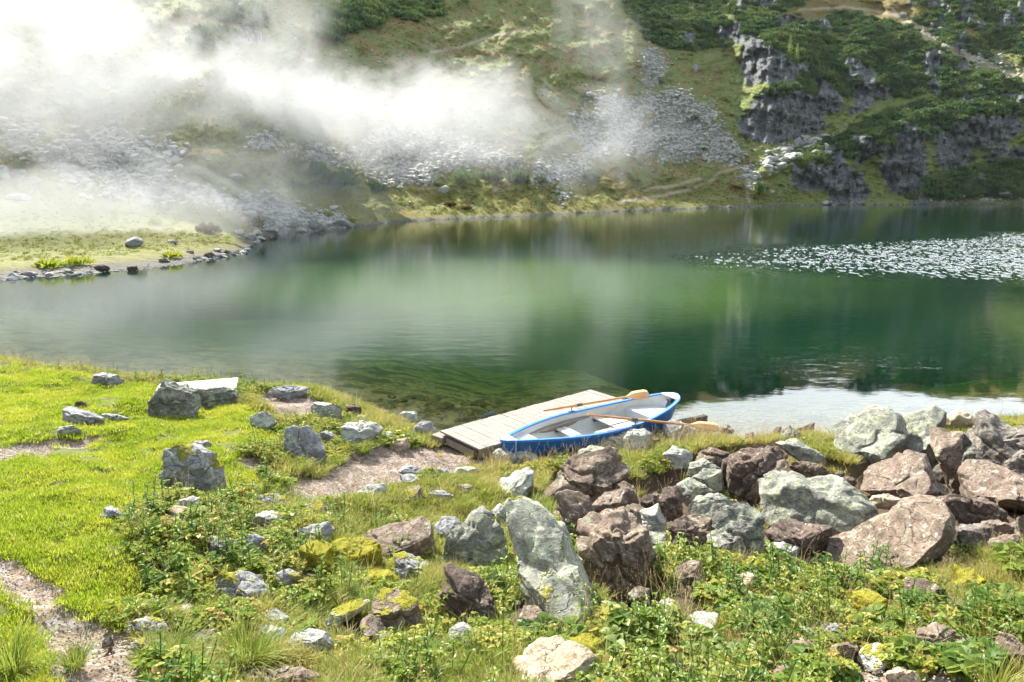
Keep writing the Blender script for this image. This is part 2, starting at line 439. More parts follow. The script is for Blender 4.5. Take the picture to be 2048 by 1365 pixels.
# the breeze patch has real wavelets; the rest of the sheet is level
wxs = np.concatenate([[-400, -100, -30, 0, 5], np.arange(7, 58, .055), [62, 80, 120, 400]])
wys = np.concatenate([[8, 15, 22], np.arange(25, 76, .13), [80, 120, 200, 420]])
WX, WY = np.meshgrid(wxs, wys); wXf = WX.ravel(); wYf = WY.ravel()
bx_ = wXf - 8; wid_ = bx_ * .60 + (fbm(wXf * .12, wYf * .12, 3, 2) - .5) * 7
mk = sst(-6, 5, wid_ - np.abs(wYf - (46 - bx_ * .02))) * sst(0, 6, bx_)
mk = mk * sst(7, 9, wXf) * sst(57, 52, wXf) * sst(25.5, 28, wYf) * sst(75, 72, wYf)
wz = mk * (.10 * (fbm(wXf * 6.2, wYf * 2.7, 2, 41, .5) - .5) + .07 * (vn2(wXf * 1.1, wYf * 1.0, 47) - .5))
water = link('water', np_mesh('water', np.stack([wXf, wYf, wz], 1), grid_faces(len(wys), len(wxs)), True), t.m)
tag(water, 'calm dark green mountain lake with a rippled breeze patch', 'water', kind='structure')
# ------------------------------------------------------------------ far shore and slopes
# canvas of slope angle and cover, read off the photograph, then turned into real distances
CX0, CX1, CY0, CY1, CR = -300, 2350, -420, 640, 2.5
cxs = np.arange(CX0, CX1, CR); cys = np.arange(CY0, CY1, CR)
CXX, CYY = np.meshgrid(cxs, cys)
wx = CXX + (fbm(CXX / 28, CYY / 20, 3, 1) - .5) * 26; wy = CYY + (fbm(CXX / 28, CYY / 20, 3, 2) - .5) * 18
def paint(c, poly, val, wob=1):
    msk = inpoly(CXX + (wx - CXX) * wob, CYY + (wy - CYY) * wob, poly); c[msk] = val
def bblur(a, k, n=2):
    for _ in range(n):
        for ax in (0, 1):
            c = np.cumsum(np.concatenate([np.repeat(np.take(a, [0], ax), k + 1, ax), a, np.repeat(np.take(a, [-1], ax), k, ax)], ax), ax)
            n_ = a.shape[ax]
            a = (np.take(c, np.arange(2 * k + 1, 2 * k + 1 + n_), ax) - np.take(c, np.arange(n_), ax)) / (2 * k + 1)
    return a
CLIFFS = [
 [(1495,265),(1500,235),(1530,195),(1570,190),(1600,185),(1625,210),(1640,245),(1625,262),(1590,272),(1545,282)],
 [(1500,170),(1495,110),(1505,80),(1540,85),(1560,110),(1590,130),(1605,125),(1620,125),(1580,160),(1550,172),(1530,158)],
 [(1635,215),(1630,160),(1650,165),(1680,200),(1675,222),(1650,222)],
 [(1690,125),(1720,120),(1745,150),(1740,185),(1715,180)],
 [(1700,215),(1720,195),(1755,190),(1740,215),(1700,228)],
 [(1590,365),(1600,345),(1650,330),(1690,330),(1690,360),(1660,375),(1610,378)],
 [(1665,410),(1670,380),(1690,345),(1715,345),(1735,385),(1730,400),(1690,410)],
 [(1770,340),(1775,290),(1815,255),(1840,270),(1850,330),(1835,370),(1810,385),(1785,380)],
 [(1875,310),(1885,280),(1905,250),(1930,275),(1940,320),(1925,330),(1900,345)],
 [(1930,260),(1925,240),(1960,235),(2030,230),(2035,260),(2010,285),(1975,290),(1950,290)],
 [(1850,140),(1855,95),(1880,98),(1885,120),(1875,145)],
 [(1550,55),(1565,30),(1590,30),(1590,50)],
 [(1510,0),(1520,-15),(1555,-12),(1550,12),(1520,15)],
 [(2000,55),(2005,25),(2030,25),(2030,50)],
 [(1440,68),(1445,55),(1470,60),(1468,78)],[(1360,75),(1370,58),(1390,60),(1392,80),(1370,85)],
 [(1970,320),(1990,300),(2040,295),(2060,318),(1990,325)],
 [(470,60),(500,55),(530,75),(520,90),(490,85)],[(450,5),(480,0),(500,20),(460,25)],
 [(1700,280),(1730,275),(1740,310),(1715,330)],[(1830,385),(1850,380),(1860,405),(1830,408)],
 [(1790,-60),(1850,-70),(1900,-40),(1860,-20),(1800,-25)],[(1300,-80),(1360,-100),(1400,-70),(1340,-50)],[(900,-140),(980,-160),(1040,-130),(960,-100)]]
SHRUB = [
 [(1225,-40),(1300,-60),(1500,-60),(1460,20),(1450,50),(1560,35),(1600,30),(1620,60),(1560,110),(1510,80),(1440,95),(1360,100),(1300,80),(1260,40)],
 [(1560,110),(1600,70),(1640,40),(1720,30),(1800,60),(1850,80),(1900,110),(1990,150),(2000,165),(1960,190),(1900,215),(1840,215),(1800,235),(1720,270),(1640,300),(1580,335),(1590,350),(1660,325),(1750,310),(1830,240),(1900,240),(2060,225),(2060,150),(1980,180),(1880,190),(1790,190),(1700,195),(1620,200),(1560,180)],
 [(1580,350),(1590,310),(1660,280),(1740,240),(1830,210),(1900,200),(1960,195),(2060,180),(2350,170),(2350,240),(2030,235),(1930,250),(1870,285),(1840,260),(1790,260),(1740,290),(1690,320),(1640,330)],
 [(1820,390),(1850,350),(1920,345),(2000,330),(2060,325),(2350,330),(2350,385),(2000,392),(1900,400),(1840,405)],
 [(1940,160),(1820,150),(1780,60),(1900,10),(2060,0),(2350,-100),(2350,120),(2050,110),(1990,100),(1960,60),(1920,50),(1990,130)],
 [(1500,70),(1560,30),(1620,0),(1650,-60),(1480,-60),(1460,30)],
 [(1810,10),(1830,-20),(1920,-30),(2060,-60),(2060,-10),(1920,20),(1850,15)],
 [(1610,190),(1560,170),(1600,150),(1700,90),(1760,110),(1900,170),(1880,185),(1760,200),(1690,190),(1640,160)],
 [(1500,232),(1530,190),(1570,150),(1640,150),(1620,180),(1540,200)],
 [(620,70),(640,20),(720,0),(780,20),(760,50),(700,60),(660,85)],[(720,30),(760,-20),(880,-20),(890,35),(820,40)],
 [(390,90),(400,60),(440,60),(460,85),(430,100)],[(440,40),(480,10),(520,20),(530,60),(480,50)],
 [(660,-60),(1200,-120),(1220,-60),(1000,-20),(900,-10),(700,-20)],
 [(-300,-60),(100,-80),(300,-60),(200,-20),(-100,-20)],
 [(1880,200),(2000,170),(2060,185),(2060,230),(1900,240)],[(1200,-200),(1500,-220),(2350,-240),(2350,-120),(1900,-90),(1500,-120),(1250,-130)]]
SCREE = [
 [(0,255),(60,255),(180,300),(280,320),(360,370),(440,395),(560,400),(640,430),(560,455),(420,400),(300,400),(180,390),(100,330),(0,300)],
 [(90,290),(200,250),(400,300),(330,340),(350,370),(300,400),(200,380)],
 [(480,280),(560,260),(650,300),(760,310),(880,320),(880,360),(800,368),(740,355),(680,330),(560,310)],
 [(760,370),(700,300),(760,260),(900,270),(1060,320),(1120,330),(1180,310),(1130,260),(1180,180),(1260,200),(1360,180),(1400,220),(1440,300),(1400,320),(1300,320),(1200,300),(1130,370),(1070,360),(1060,330),(900,340)],
 [(1370,210),(1420,200),(1450,260),(1500,340),(1530,350),(1500,375),(1450,330),(1400,300),(1380,260)],
 [(1490,345),(1530,310),(1600,285),(1640,270),(1690,262),(1650,290),(1590,320),(1540,345),(1510,350)],
 [(1830,80),(1860,60),(1900,110),(1990,130),(2060,160),(2060,140),(1960,100),(1900,50),(1850,40)],
 [(1110,360),(1130,360),(1140,410),(1125,412)],[(1280,100),(1320,80),(1330,160),(1300,190)],
 [(1830,395),(2060,388),(2350,385),(2350,410),(1830,412)],
 [(640,425),(560,440),(480,490),(500,500),(640,462),(700,445),(700,430)]]
alpha = np.full(CXX.shape, 31.0)
paint(alpha, [(-300,250),(700,250),(1500,300),(1500,420),(600,500),(-300,640)], 27, 0)
paint(alpha, [(560,400),(1000,385),(1500,380),(1600,380),(1600,425),(1000,445),(560,480)], 17, 0)
paint(alpha, [(-300,402),(200,395),(420,440),(560,470),(520,520),(300,560),(-300,600)], 6, 0)
paint(alpha, [(1500,350),(1580,320),(1800,215),(2060,150),(2350,130),(2350,420),(1500,420)], 37, .5)
rockm = np.zeros(CXX.shape); 
for q in CLIFFS:
    mx_ = sum(a for a, b in q) / len(q); my_ = sum(b for a, b in q) / len(q)
    paint(rockm, [(mx_ + (a - mx_) * 1.22, my_ + (b - my_) * 1.12) for a, b in q], 1.0, .8)
jag = fbm(CXX / 16, CYY / 22, 4, 91)
right = sst(1380, 1500, CXX) * sst(430, 350, CYY)
shr = np.zeros(CXX.shape)
for q in SHRUB: paint(shr, q, 1.0)
rockm = np.where((rockm > .5) & (jag > .12), 1.0, 0)
rockm = np.where((jag > .53) & (shr > .5) & (right > .5) & (fbm(CXX / 60, CYY / 60, 2, 8) > .45), 1.0, rockm)
alpha = np.where(rockm > .5, 50, alpha)
alpha = np.where((shr > .5) & (rockm < .5), alpha - 3, alpha)
alpha = bblur(alpha, 2, 2)
alpha = alpha + (fbm(CXX / 60, CYY / 22, 3, 66) - .5) * 7 * sst(430, 380, CYY)
scr = np.zeros(CXX.shape)
for q in SCREE: paint(scr, q, 1.0)
scr *= sst(.34, .50, fbm(CXX / 30, CYY / 15, 4, 31) * .7 + fbm(CXX / 7, CYY / 4, 2, 32) * .3)
ribs = [[(1237,405),(1300,395),(1380,380),(1420,362),(1440,345),(1475,335)],[(1290,380),(1350,372),(1400,358)],[(1475,335),(1500,360),(1492,375),(1497,403)],
 [(1790,30),(1835,55),(1850,70),(1900,100),(1960,125),(2060,165)],[(2010,160),(2060,148)],[(860,105),(920,95),(980,75),(1060,55)],[(1600,20),(1700,15),(1790,30)],[(1780,12),(1800,35),(1860,60)]]
pth = np.zeros(CXX.shape)
for i, q in enumerate(ribs):
    w = 1.6 if i not in (3, 4) else 6
    pth = np.maximum(pth, sst(w + 2.5, w - .5, segdist(CXX + (wx - CXX) * .25, CYY + (wy - CYY) * .25, q)))
gap = np.zeros(CXX.shape)      # jumps in distance behind the crests of spurs
for q in ([(1490,345),(1580,312),(1660,283),(1740,262),(1830,232),(1960,200),(2060,178),(2350,150)], [(1500,80),(1560,60),(1640,38),(1740,28),(1850,75),(1950,135),(2060,180)]):
    gap = np.maximum(gap, sst(7, 0, segdist(wx, wy, q)))
rockm = bblur(rockm, 2, 1); scr = bblur(scr, 5, 2); shb = bblur(shr, 2, 1); pth_ = pth
def csample(c, px, py):
    px = np.where(px < CX0 + 5, 2 * (CX0 + 5) - px, px); px = np.where(px > CX1 - 10, 2 * (CX1 - 10) - px, px)
    px = np.clip(np.where(px < CX0 + 5, CX0 + 5, px), CX0 + 5, CX1 - 10)
    py = np.clip(py, CY0 + 3, CY1 - 6)
    u = (px - CX0) / CR; v = (py - CY0) / CR
    iu = u.astype(int); iv = v.astype(int); fu = u - iu; fv = v - iv
    return (c[iv, iu] * (1 - fu) + c[iv, iu + 1] * fu) * (1 - fv) + (c[iv + 1, iu] * (1 - fu) + c[iv + 1, iu + 1] * fu) * fv
# directions
TH = rad(1) * np.concatenate([np.linspace(-82, -39.5, 60), np.arange(-39, 39.01, .085), np.linspace(39.5, 82, 60)])
shx = np.array([-300, 0, 150, 300, 400, 450, 490, 510, 545, 600, 640, 700, 780, 850, 1000, 1200, 1400, 1560, 1700, 2048, 2400.])
shy = np.array([566, 560, 549, 537, 523, 514, 508, 484, 474, 465, 461, 455, 446, 441, 435, 425.5, 417, 412, 410, 408.5, 412.])
sP = np.array([at_z(a, b, 0) for a, b in zip(shx, shy)])
sth = np.arctan2(sP[:, 0], sP[:, 1]); srr = np.hypot(sP[:, 0], sP[:, 1])
sth = np.concatenate([[rad(-85)], sth, [rad(55), rad(70), rad(85)]]); srr = np.concatenate([[50], srr, [130, 85, 60]])
RSH = np.exp(np.interp(TH, sth, np.log(srr))) * (1 + (fbm(np.degrees(TH) * 1.5, TH * 0, 3, 4) - .5) * .035)
ETOP = np.interp(np.degrees(TH), [-82, -20, 4, 9, 16, 24, 38, 60, 82], [21, 21, 20.5, 18.8, 15.6, 14.2, 12.4, 13, 15.]) + (fbm(np.degrees(TH) * .35, TH * 0, 4, 14) - .5) * 1.4
NR = 330
ES = np.degrees(np.arctan2(-4.8, RSH))
tt = np.linspace(0, 1, NR)[:, None]
E = rad(1) * (ES[None, :] + (ETOP - ES)[None, :] * tt)
dirx = np.sin(TH)[None, :] * np.cos(E); diry = np.cos(TH)[None, :] * np.cos(E); dirz = np.sin(E)
dep_ = diry * FW[1] + dirz * FW[2]
cosok = dep_ > .08
IPX = np.where(cosok, 1024 + F * dirx / np.maximum(dep_, .08), 1024 + F * dirx / .08)
IPY = 682.5 - F * (diry * UP[1] + dirz * UP[2]) / np.maximum(dep_, .08)
Rr = np.zeros(E.shape); Rr[0] = RSH
AL = rad(1) * csample(alpha, IPX, IPY)
AL = np.maximum(AL, E + rad(4.5))
GP = csample(gap, IPX, IPY)
dE = np.diff(E, axis=0)
for i in range(1, NR):
    den = np.maximum(np.tan(AL[i - 1]) - np.tan(E[i - 1]), .075)
    Rr[i] = Rr[i - 1] * np.exp(dE[i - 1] / den / np.cos(E[i - 1]) ** 2 + GP[i - 1] * .005)
    for _k in range(9):
        Rr[i, 1:-1] = Rr[i, 1:-1] * .5 + (Rr[i, :-2] + Rr[i, 2:]) * .25
# smooth sideways a little, so that spurs have flanks instead of knife edges
for _ in range(4):
    Rr[:, 1:-1] = (Rr[:, :-2] + 2 * Rr[:, 1:-1] + Rr[:, 2:]) / 4
RK = csample(rockm, IPX, IPY); SCm = csample(scr, IPX, IPY); SHm = csample(shb, IPX, IPY); PTm = csample(pth_, IPX, IPY)
up_ = sst(0, .06, np.broadcast_to(tt, E.shape))
U = IPX; Vv = IPY
rel = (fbm(U / 46, Vv / 30, 4, 55) - .5) * .05 + (fbm(U / 9, Vv / 6, 3, 56) - .5) * .008
cr = np.abs(fbm(U / 13, Vv / 34, 4, 57) - .5) * 2
sl_ = fbm((U + Vv * .25) / 9, Vv / 55, 3, 59) * 9 + fbm(U / 40, Vv / 16, 2, 60) * 4
sl_ = (np.floor(sl_) + sst(.55, 1.0, sl_ - np.floor(sl_))) / 13
rel2 = RK * ((fbm(U / 18, Vv / 30, 3, 58) - .5) * .026 + (sl_ - .5) * .042 + (fbm(U / 5, Vv / 12, 2, 63) - .5) * .010)
Rr = Rr * (1 + up_ * (rel * (1 - .6 * sst(390, 440, Vv)) + rel2))
Zr = Rr * np.tan(E) + 4.8
Xr = Rr * np.sin(TH)[None, :]; Yr = Rr * np.cos(TH)[None, :]
rows = [np.stack([Xr[0] * (1 - 3 / RSH), Yr[0] * (1 - 3 / RSH), np.full(len(TH), -2.5)], 1)]
FP = np.stack([Xr, Yr, Zr], 2)
back = [FP[-1] * np.array([1.12, 1.12, .93])[None, :], FP[-1] * np.array([1.5, 1.5, .5])[None, :]]
V = np.concatenate([rows[0][None], FP, np.array(back)], 0)
pad = lambda a: np.concatenate([a[:1], a, a[-1:], a[-1:]], 0).ravel()
HILL = dict(FP=FP, RK=RK, SC=SCm, SH=SHm, PT=PTm, PX=IPX, PY=IPY)
attrs = {'m': np.stack([pad(RK), pad(SCm), pad(SHm), pad(PTm)], 1)}
t = NT('mountain_slope'); p = t.pos()
a = attr(t, 'm'); sp = t.n('SeparateColor'); t.set(sp.inputs[0], a.outputs['Color'])
nL = t.noise(p, .03, 4); nM = t.noise(p, .16, 5, .65); nF = t.noise(p, .8, 5, .7); nG = t.noise(p, 2.5, 4, .7)
grass = t.mix(nF, (.12, .15, .045), (.23, .245, .085))
grass = t.mix(t.ramp(nM, .48, .62), grass, (.235, .175, .075))
grass = t.mix(t.math('MULTIPLY', t.ramp(nG, .56, .68), .75), grass, (.075, .09, .035))
spp = t.n('SeparateXYZ'); t.set(spp.inputs[0], p)
low = t.ramp(spp.outputs[2], 9, 1)
grass = t.mix(t.math('MULTIPLY', low, .6), grass, t.mix(nF, (.12, .13, .025), (.21, .17, .055)))
lf = t.math('MULTIPLY', low, t.ramp(spp.outputs[0], -14, -30))
grass = t.mix(t.math('MULTIPLY', lf, .8), grass, t.mix(nG, (.18, .20, .06), (.27, .26, .12)))
gr = t.math('MULTIPLY', t.ramp(spp.outputs[0], 45, 80), t.ramp(spp.outputs[2], 60, 40))
grass = t.mix(t.math('MULTIPLY', gr, .65), grass, t.mix(nF, (.12, .17, .045), (.22, .27, .08)))
rt = t.math('MULTIPLY', t.ramp(spp.outputs[2], 38, 60), t.ramp(spp.outputs[0], 60, 90))
grass = t.mix(t.math('MULTIPLY', rt, .7), grass, t.mix(nF, (.16, .085, .035), (.22, .17, .06)))
scree = t.mix(t.ramp(nG, .4, .6), (.15, .15, .10), (.36, .35, .29)); 
vv = t.vor(p, .9); vvc = t.n('SeparateColor'); t.set(vvc.inputs[0], vv.outputs['Color'])
scree = t.mix(t.math('MULTIPLY', vvc.outputs[0], .45), scree, (.12, .12, .10))
vs = t.math('MULTIPLY', t.ramp(vv.outputs['Distance'], .1, .55), 1)
# cliff rock: blue-grey schist with near-vertical joints and pale lichen
rw = t.map(p, (1, 1, .22))
r1 = t.noise(rw, .55, 6, .65); r2 = t.noise(p, 1.6, 5, .7); r3 = t.noise(rw, 1.7, 5, .7, 1.0)
rock = t.mix(t.ramp(r1, .35, .65), (.13, .135, .14), (.27, .28, .275))
rock = t.mix(t.ramp(r2, .54, .68), rock, (.52, .56, .50))
rock = t.mix(t.math('MULTIPLY', t.ramp(r3, .48, .38), .8), rock, (.045, .045, .047))
rock = t.mix(t.math('MULTIPLY', t.ramp(t.noise(p, .35, 4), .58, .68), .8), rock, (.07, .08, .02))
shrubc = t.mix(nG, (.05, .085, .025), (.11, .16, .045))
c = t.mix(t.math('MULTIPLY', sp.outputs[2], .65), grass, shrubc)
c = t.mix(t.ramp(t.math('ADD', sp.outputs[1], t.math('MULTIPLY', t.math('SUBTRACT', nF, .5), 1.3)), .38, .62), c, scree)
c = t.mix(t.ramp(t.math('ADD', sp.outputs[0], t.math('MULTIPLY', t.math('SUBTRACT', r2, .5), .7)), .35, .55), c, rock)
c = t.mix(t.math('MULTIPLY', a.outputs['Alpha'], .9), c, (.36, .30, .20))
c = t.mix(t.ramp(spp.outputs[2], .45, .1), c, (.13, .12, .10))
hh = t.math('ADD', t.math('MULTIPLY', r3, t.math('MULTIPLY', sp.outputs[0], 1.8)), t.math('ADD', t.math('MULTIPLY', nG, .35), t.math('MULTIPLY', nF, .5)))
t.done(t.prin(c, .95, t.bump(hh, .9, .9), .15))
hill = link('hillside', np_mesh('hillside', V.reshape(-1, 3), grid_faces(V.shape[0], V.shape[1])[:, ::-1], True, attrs), t.m)
tag(hill, 'steep mountain slope with scree, turf and dark rock faces round the lake', 'mountain slope', kind='structure')
# ------------------------------------------------------------------ rock materials
def rock_mat(name, c1, c2, c3, lichen=.0, lcol=(.55, .58, .42), moss=0.0, crack=.5, warm=.0, streak=1.0):
    t = NT(name); p = t.n('TexCoord').outputs['Object']
    rnd = t.n('ObjectInfo').outputs['Random']
    pw = t.n('VectorMath', operation='ADD'); t.set(pw.inputs[0], p)
    cmb = t.n('CombineXYZ'); t.set(cmb.inputs[0], t.math('MULTIPLY', rnd, 50)); t.set(cmb.inputs[1], t.math('MULTIPLY', rnd, 31)); t.set(pw.inputs[1], cmb)
    q = pw.outputs[0]
    qs = t.map(q, (1, 1, 2.2 * streak), rot=(.5, .3, .2))
    a = t.noise(qs, 2.2, 6, .62); b = t.noise(q, 9, 6, .7); d = t.noise(qs, 26, 5, .7); e = t.noise(q, 70, 3, .7)
    c = t.mix(t.ramp(a, .36, .64), c1, c2)
    c = t.mix(t.math('MULTIPLY', t.ramp(b, .5, .68), .8), c, c3)
    c = t.mix(t.math('MULTIPLY', t.ramp(d, .50, .62), .7), c, tuple(x * .42 for x in c1))
    wv_ = t.n('VectorMath', operation='ADD'); t.set(wv_.inputs[0], qs); nq = t.n('TexNoise'); nq.inputs['Scale'].default_value = 3; nq.inputs['Detail'].default_value = 4; t.set(nq.inputs['Vector'], q); t.set(wv_.inputs[1], nq.outputs['Color'])
    v = t.vor(wv_.outputs[0], 2.6, 'DISTANCE_TO_EDGE')
    ck = t.math('MULTIPLY', t.ramp(v.outputs['Distance'], .035, .0), t.ramp(a, .42, .6))
    c = t.mix(t.math('MULTIPLY', ck, crack), c, tuple(x * .25 for x in c1))
    n = t.nz()
    if lichen:
        l1 = t.noise(q, 5.5, 7, .72, .6)
        lm = t.math('MULTIPLY', t.ramp(l1, .60 - .25 * lichen, .68 - .2 * lichen), t.ramp(n, -.5, .35))
        c = t.mix(t.math('MULTIPLY', lm, .85), c, t.mix(t.ramp(e, .4, .6), lcol, tuple(x * .6 for x in lcol)))
        sp = t.vor(q, 13); l2 = t.math('MULTIPLY', t.ramp(sp.outputs['Distance'], .26, .18), t.ramp(b, .52, .6))
        c = t.mix(t.math('MULTIPLY', l2, .6), c, (.5, .52, .47))
    hgt = t.math('ADD', t.math('MULTIPLY', b, .8), t.math('ADD', t.math('MULTIPLY', d, .35), t.math('ADD', t.math('MULTIPLY', e, .12), t.math('MULTIPLY', ck, -.5))))
    rough = .9
    if moss:
        m1 = t.noise(q, 3.2, 5, .65)
        sx = t.n('SeparateXYZ'); t.set(sx.inputs[0], t.n('TexCoord').outputs['Normal'])
        mm = t.math('ADD', m1, t.math('MULTIPLY', n, .14))
        mm = t.ramp(mm, .70 - .30 * moss, .76 - .30 * moss)
        mn = t.noise(q, 120, 3, .7)
        mc = t.mix(t.noise(q, 14, 4), (.30, .29, .015), (.12, .14, .015)); mc = t.mix(t.ramp(mn, .45, .6), mc, (.42, .36, .03))
        c = t.mix(mm, c, mc)
        hgt = t.math('ADD', hgt, t.math('MULTIPLY', mm, t.math('ADD', .7, t.math('MULTIPLY', mn, .9))))
    return t.done(t.prin(c, rough, t.bump(hgt, .85, .035), .25))
RM = {
 'G': rock_mat('green_grey_rock', (.15, .152, .128), (.26, .263, .212), (.37, .37, .295), .45, (.40, .42, .28)),
 'Gm': rock_mat('green_grey_mossy_rock', (.19, .19, .155), (.33, .335, .265), (.44, .45, .345), .4, (.46, .49, .33), .05),
 'W': rock_mat('pale_rock', (.24, .245, .215), (.36, .36, .32), (.30, .30, .27), .5, (.55, .58, .48)),
 'Wm': rock_mat('pale_mossy_rock', (.36, .37, .33), (.48, .47, .42), (.30, .30, .27), .4, (.55, .58, .45), .28),
 'S': rock_mat('grey_rock', (.19, .19, .19), (.30, .30, .30), (.40, .40, .38), .35, (.42, .44, .40)),
 'Sm': rock_mat('grey_mossy_rock', (.19, .19, .185), (.29, .29, .28), (.38, .38, .35), .25, (.42, .44, .38), .3),
 'B': rock_mat('brown_rock', (.115, .083, .06), (.225, .17, .125), (.34, .28, .215), .2, (.38, .37, .27)),
 'Bm': rock_mat('brown_mossy_rock', (.135, .10, .072), (.25, .195, .15), (.37, .31, .245), .12, (.40, .38, .28), .3),
 'P': rock_mat('pink_brown_rock', (.125, .09, .067), (.225, .172, .13), (.33, .28, .22), .12, (.42, .38, .32)),
 'D': rock_mat('dark_brown_rock', (.068, .05, .04), (.14, .10, .075), (.25, .195, .15), .1, (.32, .28, .22)),
 'V': rock_mat('purple_brown_rock', (.10, .085, .073), (.175, .15, .128), (.28, .25, .21), .25, (.38, .38, .25)),
 'K': rock_mat('dark_lichened_rock', (.10, .10, .085), (.20, .19, .16), (.30, .32, .24), .4, (.36, .40, .28)),
 'T': rock_mat('tan_rock', (.34, .26, .17), (.48, .40, .29), (.26, .20, .14), .2, (.5, .48, .34)),
 'M': rock_mat('thickly_mossed_rock', (.17, .14, .10), (.28, .23, .17), (.36, .30, .24), .1, (.4, .4, .3), 1.25),
}
_ico = {}
def ico(sub):
    if sub not in _ico:
        bm = bmesh.new(); bmesh.ops.create_icosphere(bm, subdivisions=sub, radius=1)
        V = np.array([v.co[:] for v in bm.verts]); Fc = np.array([[v.index for v in f.verts] for f in bm.faces]); bm.free()
        _ico[sub] = (V, Fc)
    return _ico[sub]
def facet(V, rs, n=14, lo=.55, hi=.9, k=.92):
    P = V.copy()
    for _ in range(n):
        nn = rs.normal(size=3); nn /= np.linalg.norm(nn); o = rs.uniform(lo, hi)
        d = P @ nn; m = d > o
        P[m] -= nn[None, :] * ((d[m] - o) * k)[:, None]
    return P
def poly_rho(poly, c, ph):
    out = np.zeros(len(ph)); n = len(poly)
    dx = np.cos(ph); dy = np.sin(ph)
    for i in range(n):
        x1, y1 = poly[i][0] - c[0], poly[i][1] - c[1]; x2, y2 = poly[(i + 1) % n][0] - c[0], poly[(i + 1) % n][1] - c[1]
        ex, ey = x2 - x1, y2 - y1
        den = dx * ey - dy * ex
        den = np.where(np.abs(den) < 1e-9, 1e-9, den)
        tt_ = (x1 * ey - y1 * ex) / den; uu = (x1 * dy - y1 * dx) / den
        ok = (tt_ > 0) & (uu >= -1e-6) & (uu <= 1 + 1e-6)
        out = np.where(ok, np.maximum(out, tt_), out)
    return out
ROCKS = []      # footprints: centre x, y, radius, label
ROCK_META = []
def make_rock(poly, mat, label, name='boulder', thick=.85, sub=5, seed=None, push=0.0, sharp=1.0, cat='boulder'):
    lie = mat.endswith('*'); mat = mat.rstrip('*')
    poly = [tuple(map(float, q)) for q in poly]
    seed = seed if seed is not None else int(poly[0][0] * 7 + poly[0][1] * 13)
    rs = np.random.RandomState(seed)
    xs = np.array([q[0] for q in poly]); ys = np.array([q[1] for q in poly])
    w, h = xs.max() - xs.min(), ys.max() - ys.min()
    bi = ys.max(); cx = (xs.max() + xs.min()) / 2
    g, tg = ground_hit(cx, bi - h * .06)
    cy0 = (ys.max() + ys.min()) / 2
    low = ys > cy0 + h * .18
    ext = min(h * .28, w * .3) + 3
    ys2 = ys + np.where(low, ext * (ys - cy0) / (h / 2), 0)
    poly2 = list(zip(xs, ys2)); cy = (ys2.max() + ys2.min()) / 2
    nc = ray(cx, cy)[0]
    size = math.sqrt(w * min(h * 1.3, w * 1.5))
    dg = math.hypot(*(g[0][:2] - EYE[:2]))
    if lie: thick = thick * 1.45
    T = thick * .5 * size / F * tg[0]
    dh = dg + T * .55 + push
    D = dh / math.hypot(nc[0], nc[1])
    C = EYE + nc * D
    r = np.cross(nc, [0, 0, 1]); r /= np.linalg.norm(r); u = np.cross(r, nc)
    V, Fc = ico(sub)
    Q = V.copy()
    wup = np.array([r[2], u[2], nc[2]]); hv = np.array([-nc[0], -nc[1], 0]); hv /= np.linalg.norm(hv)
    wfr = np.array([r @ hv, u @ hv, nc @ hv])
    tp = wup + rs.normal(size=3) * .22; tp /= np.linalg.norm(tp)
    wlf = np.array([-r[0], -u[0], -nc[0]])
    fr_ = (wup + wlf * .5 + wfr * .38 + rs.normal(size=3) * .08) if lie else wfr + wup * rs.uniform(-.15, .35) + rs.normal(size=3) * .25; fr_ /= np.linalg.norm(fr_)
    for nn, o_ in ((tp, rs.uniform(.42, .62)), (fr_, .26 if lie else rs.uniform(.45, .65))):
        d_ = Q @ nn; m_ = d_ > o_; Q[m_] -= nn[None, :] * (d_[m_] - o_)[:, None]
    Q = facet(Q, rs, 9 if mat in ('G', 'Gm', 'M', 'Sm') else 6, .5, .78, .97)
    U_, V_, W_ = Q[:, 0], Q[:, 1], Q[:, 2]
    ph = np.arctan2(V_, U_); rr = np.hypot(U_, V_)
    nb = 96; b = ((ph + PI) / (2 * PI) * nb).astype(int) % nb
    mx = np.zeros(nb); np.maximum.at(mx, b, rr)
    for _ in range(2): mx = (np.roll(mx, 1) + mx * 2 + np.roll(mx, -1)) / 4
    bc = (np.arange(nb) + .5) / nb * 2 * PI - PI
    mxi = np.interp(ph, np.concatenate([[bc[-1] - 2 * PI], bc, [bc[0] + 2 * PI]]), np.concatenate([[mx[-1]], mx, [mx[0]]]))
    rho = poly_rho(poly2, (cx, cy), -ph)       # image y grows downwards
    rho = np.maximum(rho, 2)
    k = rr / mxi
    pxx = cx + np.cos(ph) * rho * k; pyy = cy - np.sin(ph) * rho * k
    d = ray(pxx, pyy); tpl = D / (d @ nc)
    P = EYE + d * tpl[:, None] + nc[None, :] * (W_ * T)[:, None]
    rel = P - C
    sz = size / F * D
    N = rel / np.maximum(np.linalg.norm(rel, axis=1), 1e-6)[:, None]
    q = rel / sz * 3.2 + seed % 97
    dis = (fbm3(q, 3, seed) - .5) * .10 + (fbm3(q * 4.5, 3, seed + 5) - .5) * .055
    cr = np.abs(fbm3(rel / sz * 2.1 + seed % 31, 3, seed + 9) - .5)
    dis -= sst(.035, 0, cr) * .055 * sharp
    bn = rs.normal(size=3) * .5 + np.array([0, 0, 1.]); bn /= np.linalg.norm(bn)
    st = rel @ bn / sz * 7 + (fbm3(rel / sz * 1.7 + seed % 13, 2, seed + 3) - .5) * 5
    fl = np.floor(st); fr2 = st - fl
    led = (_h(fl.astype(np.int64), fl.astype(np.int64) * 0, fl.astype(np.int64) * 0, seed) - .5) * .045 + sst(.0, .12, fr2) * sst(1.0, .88, fr2) * .018
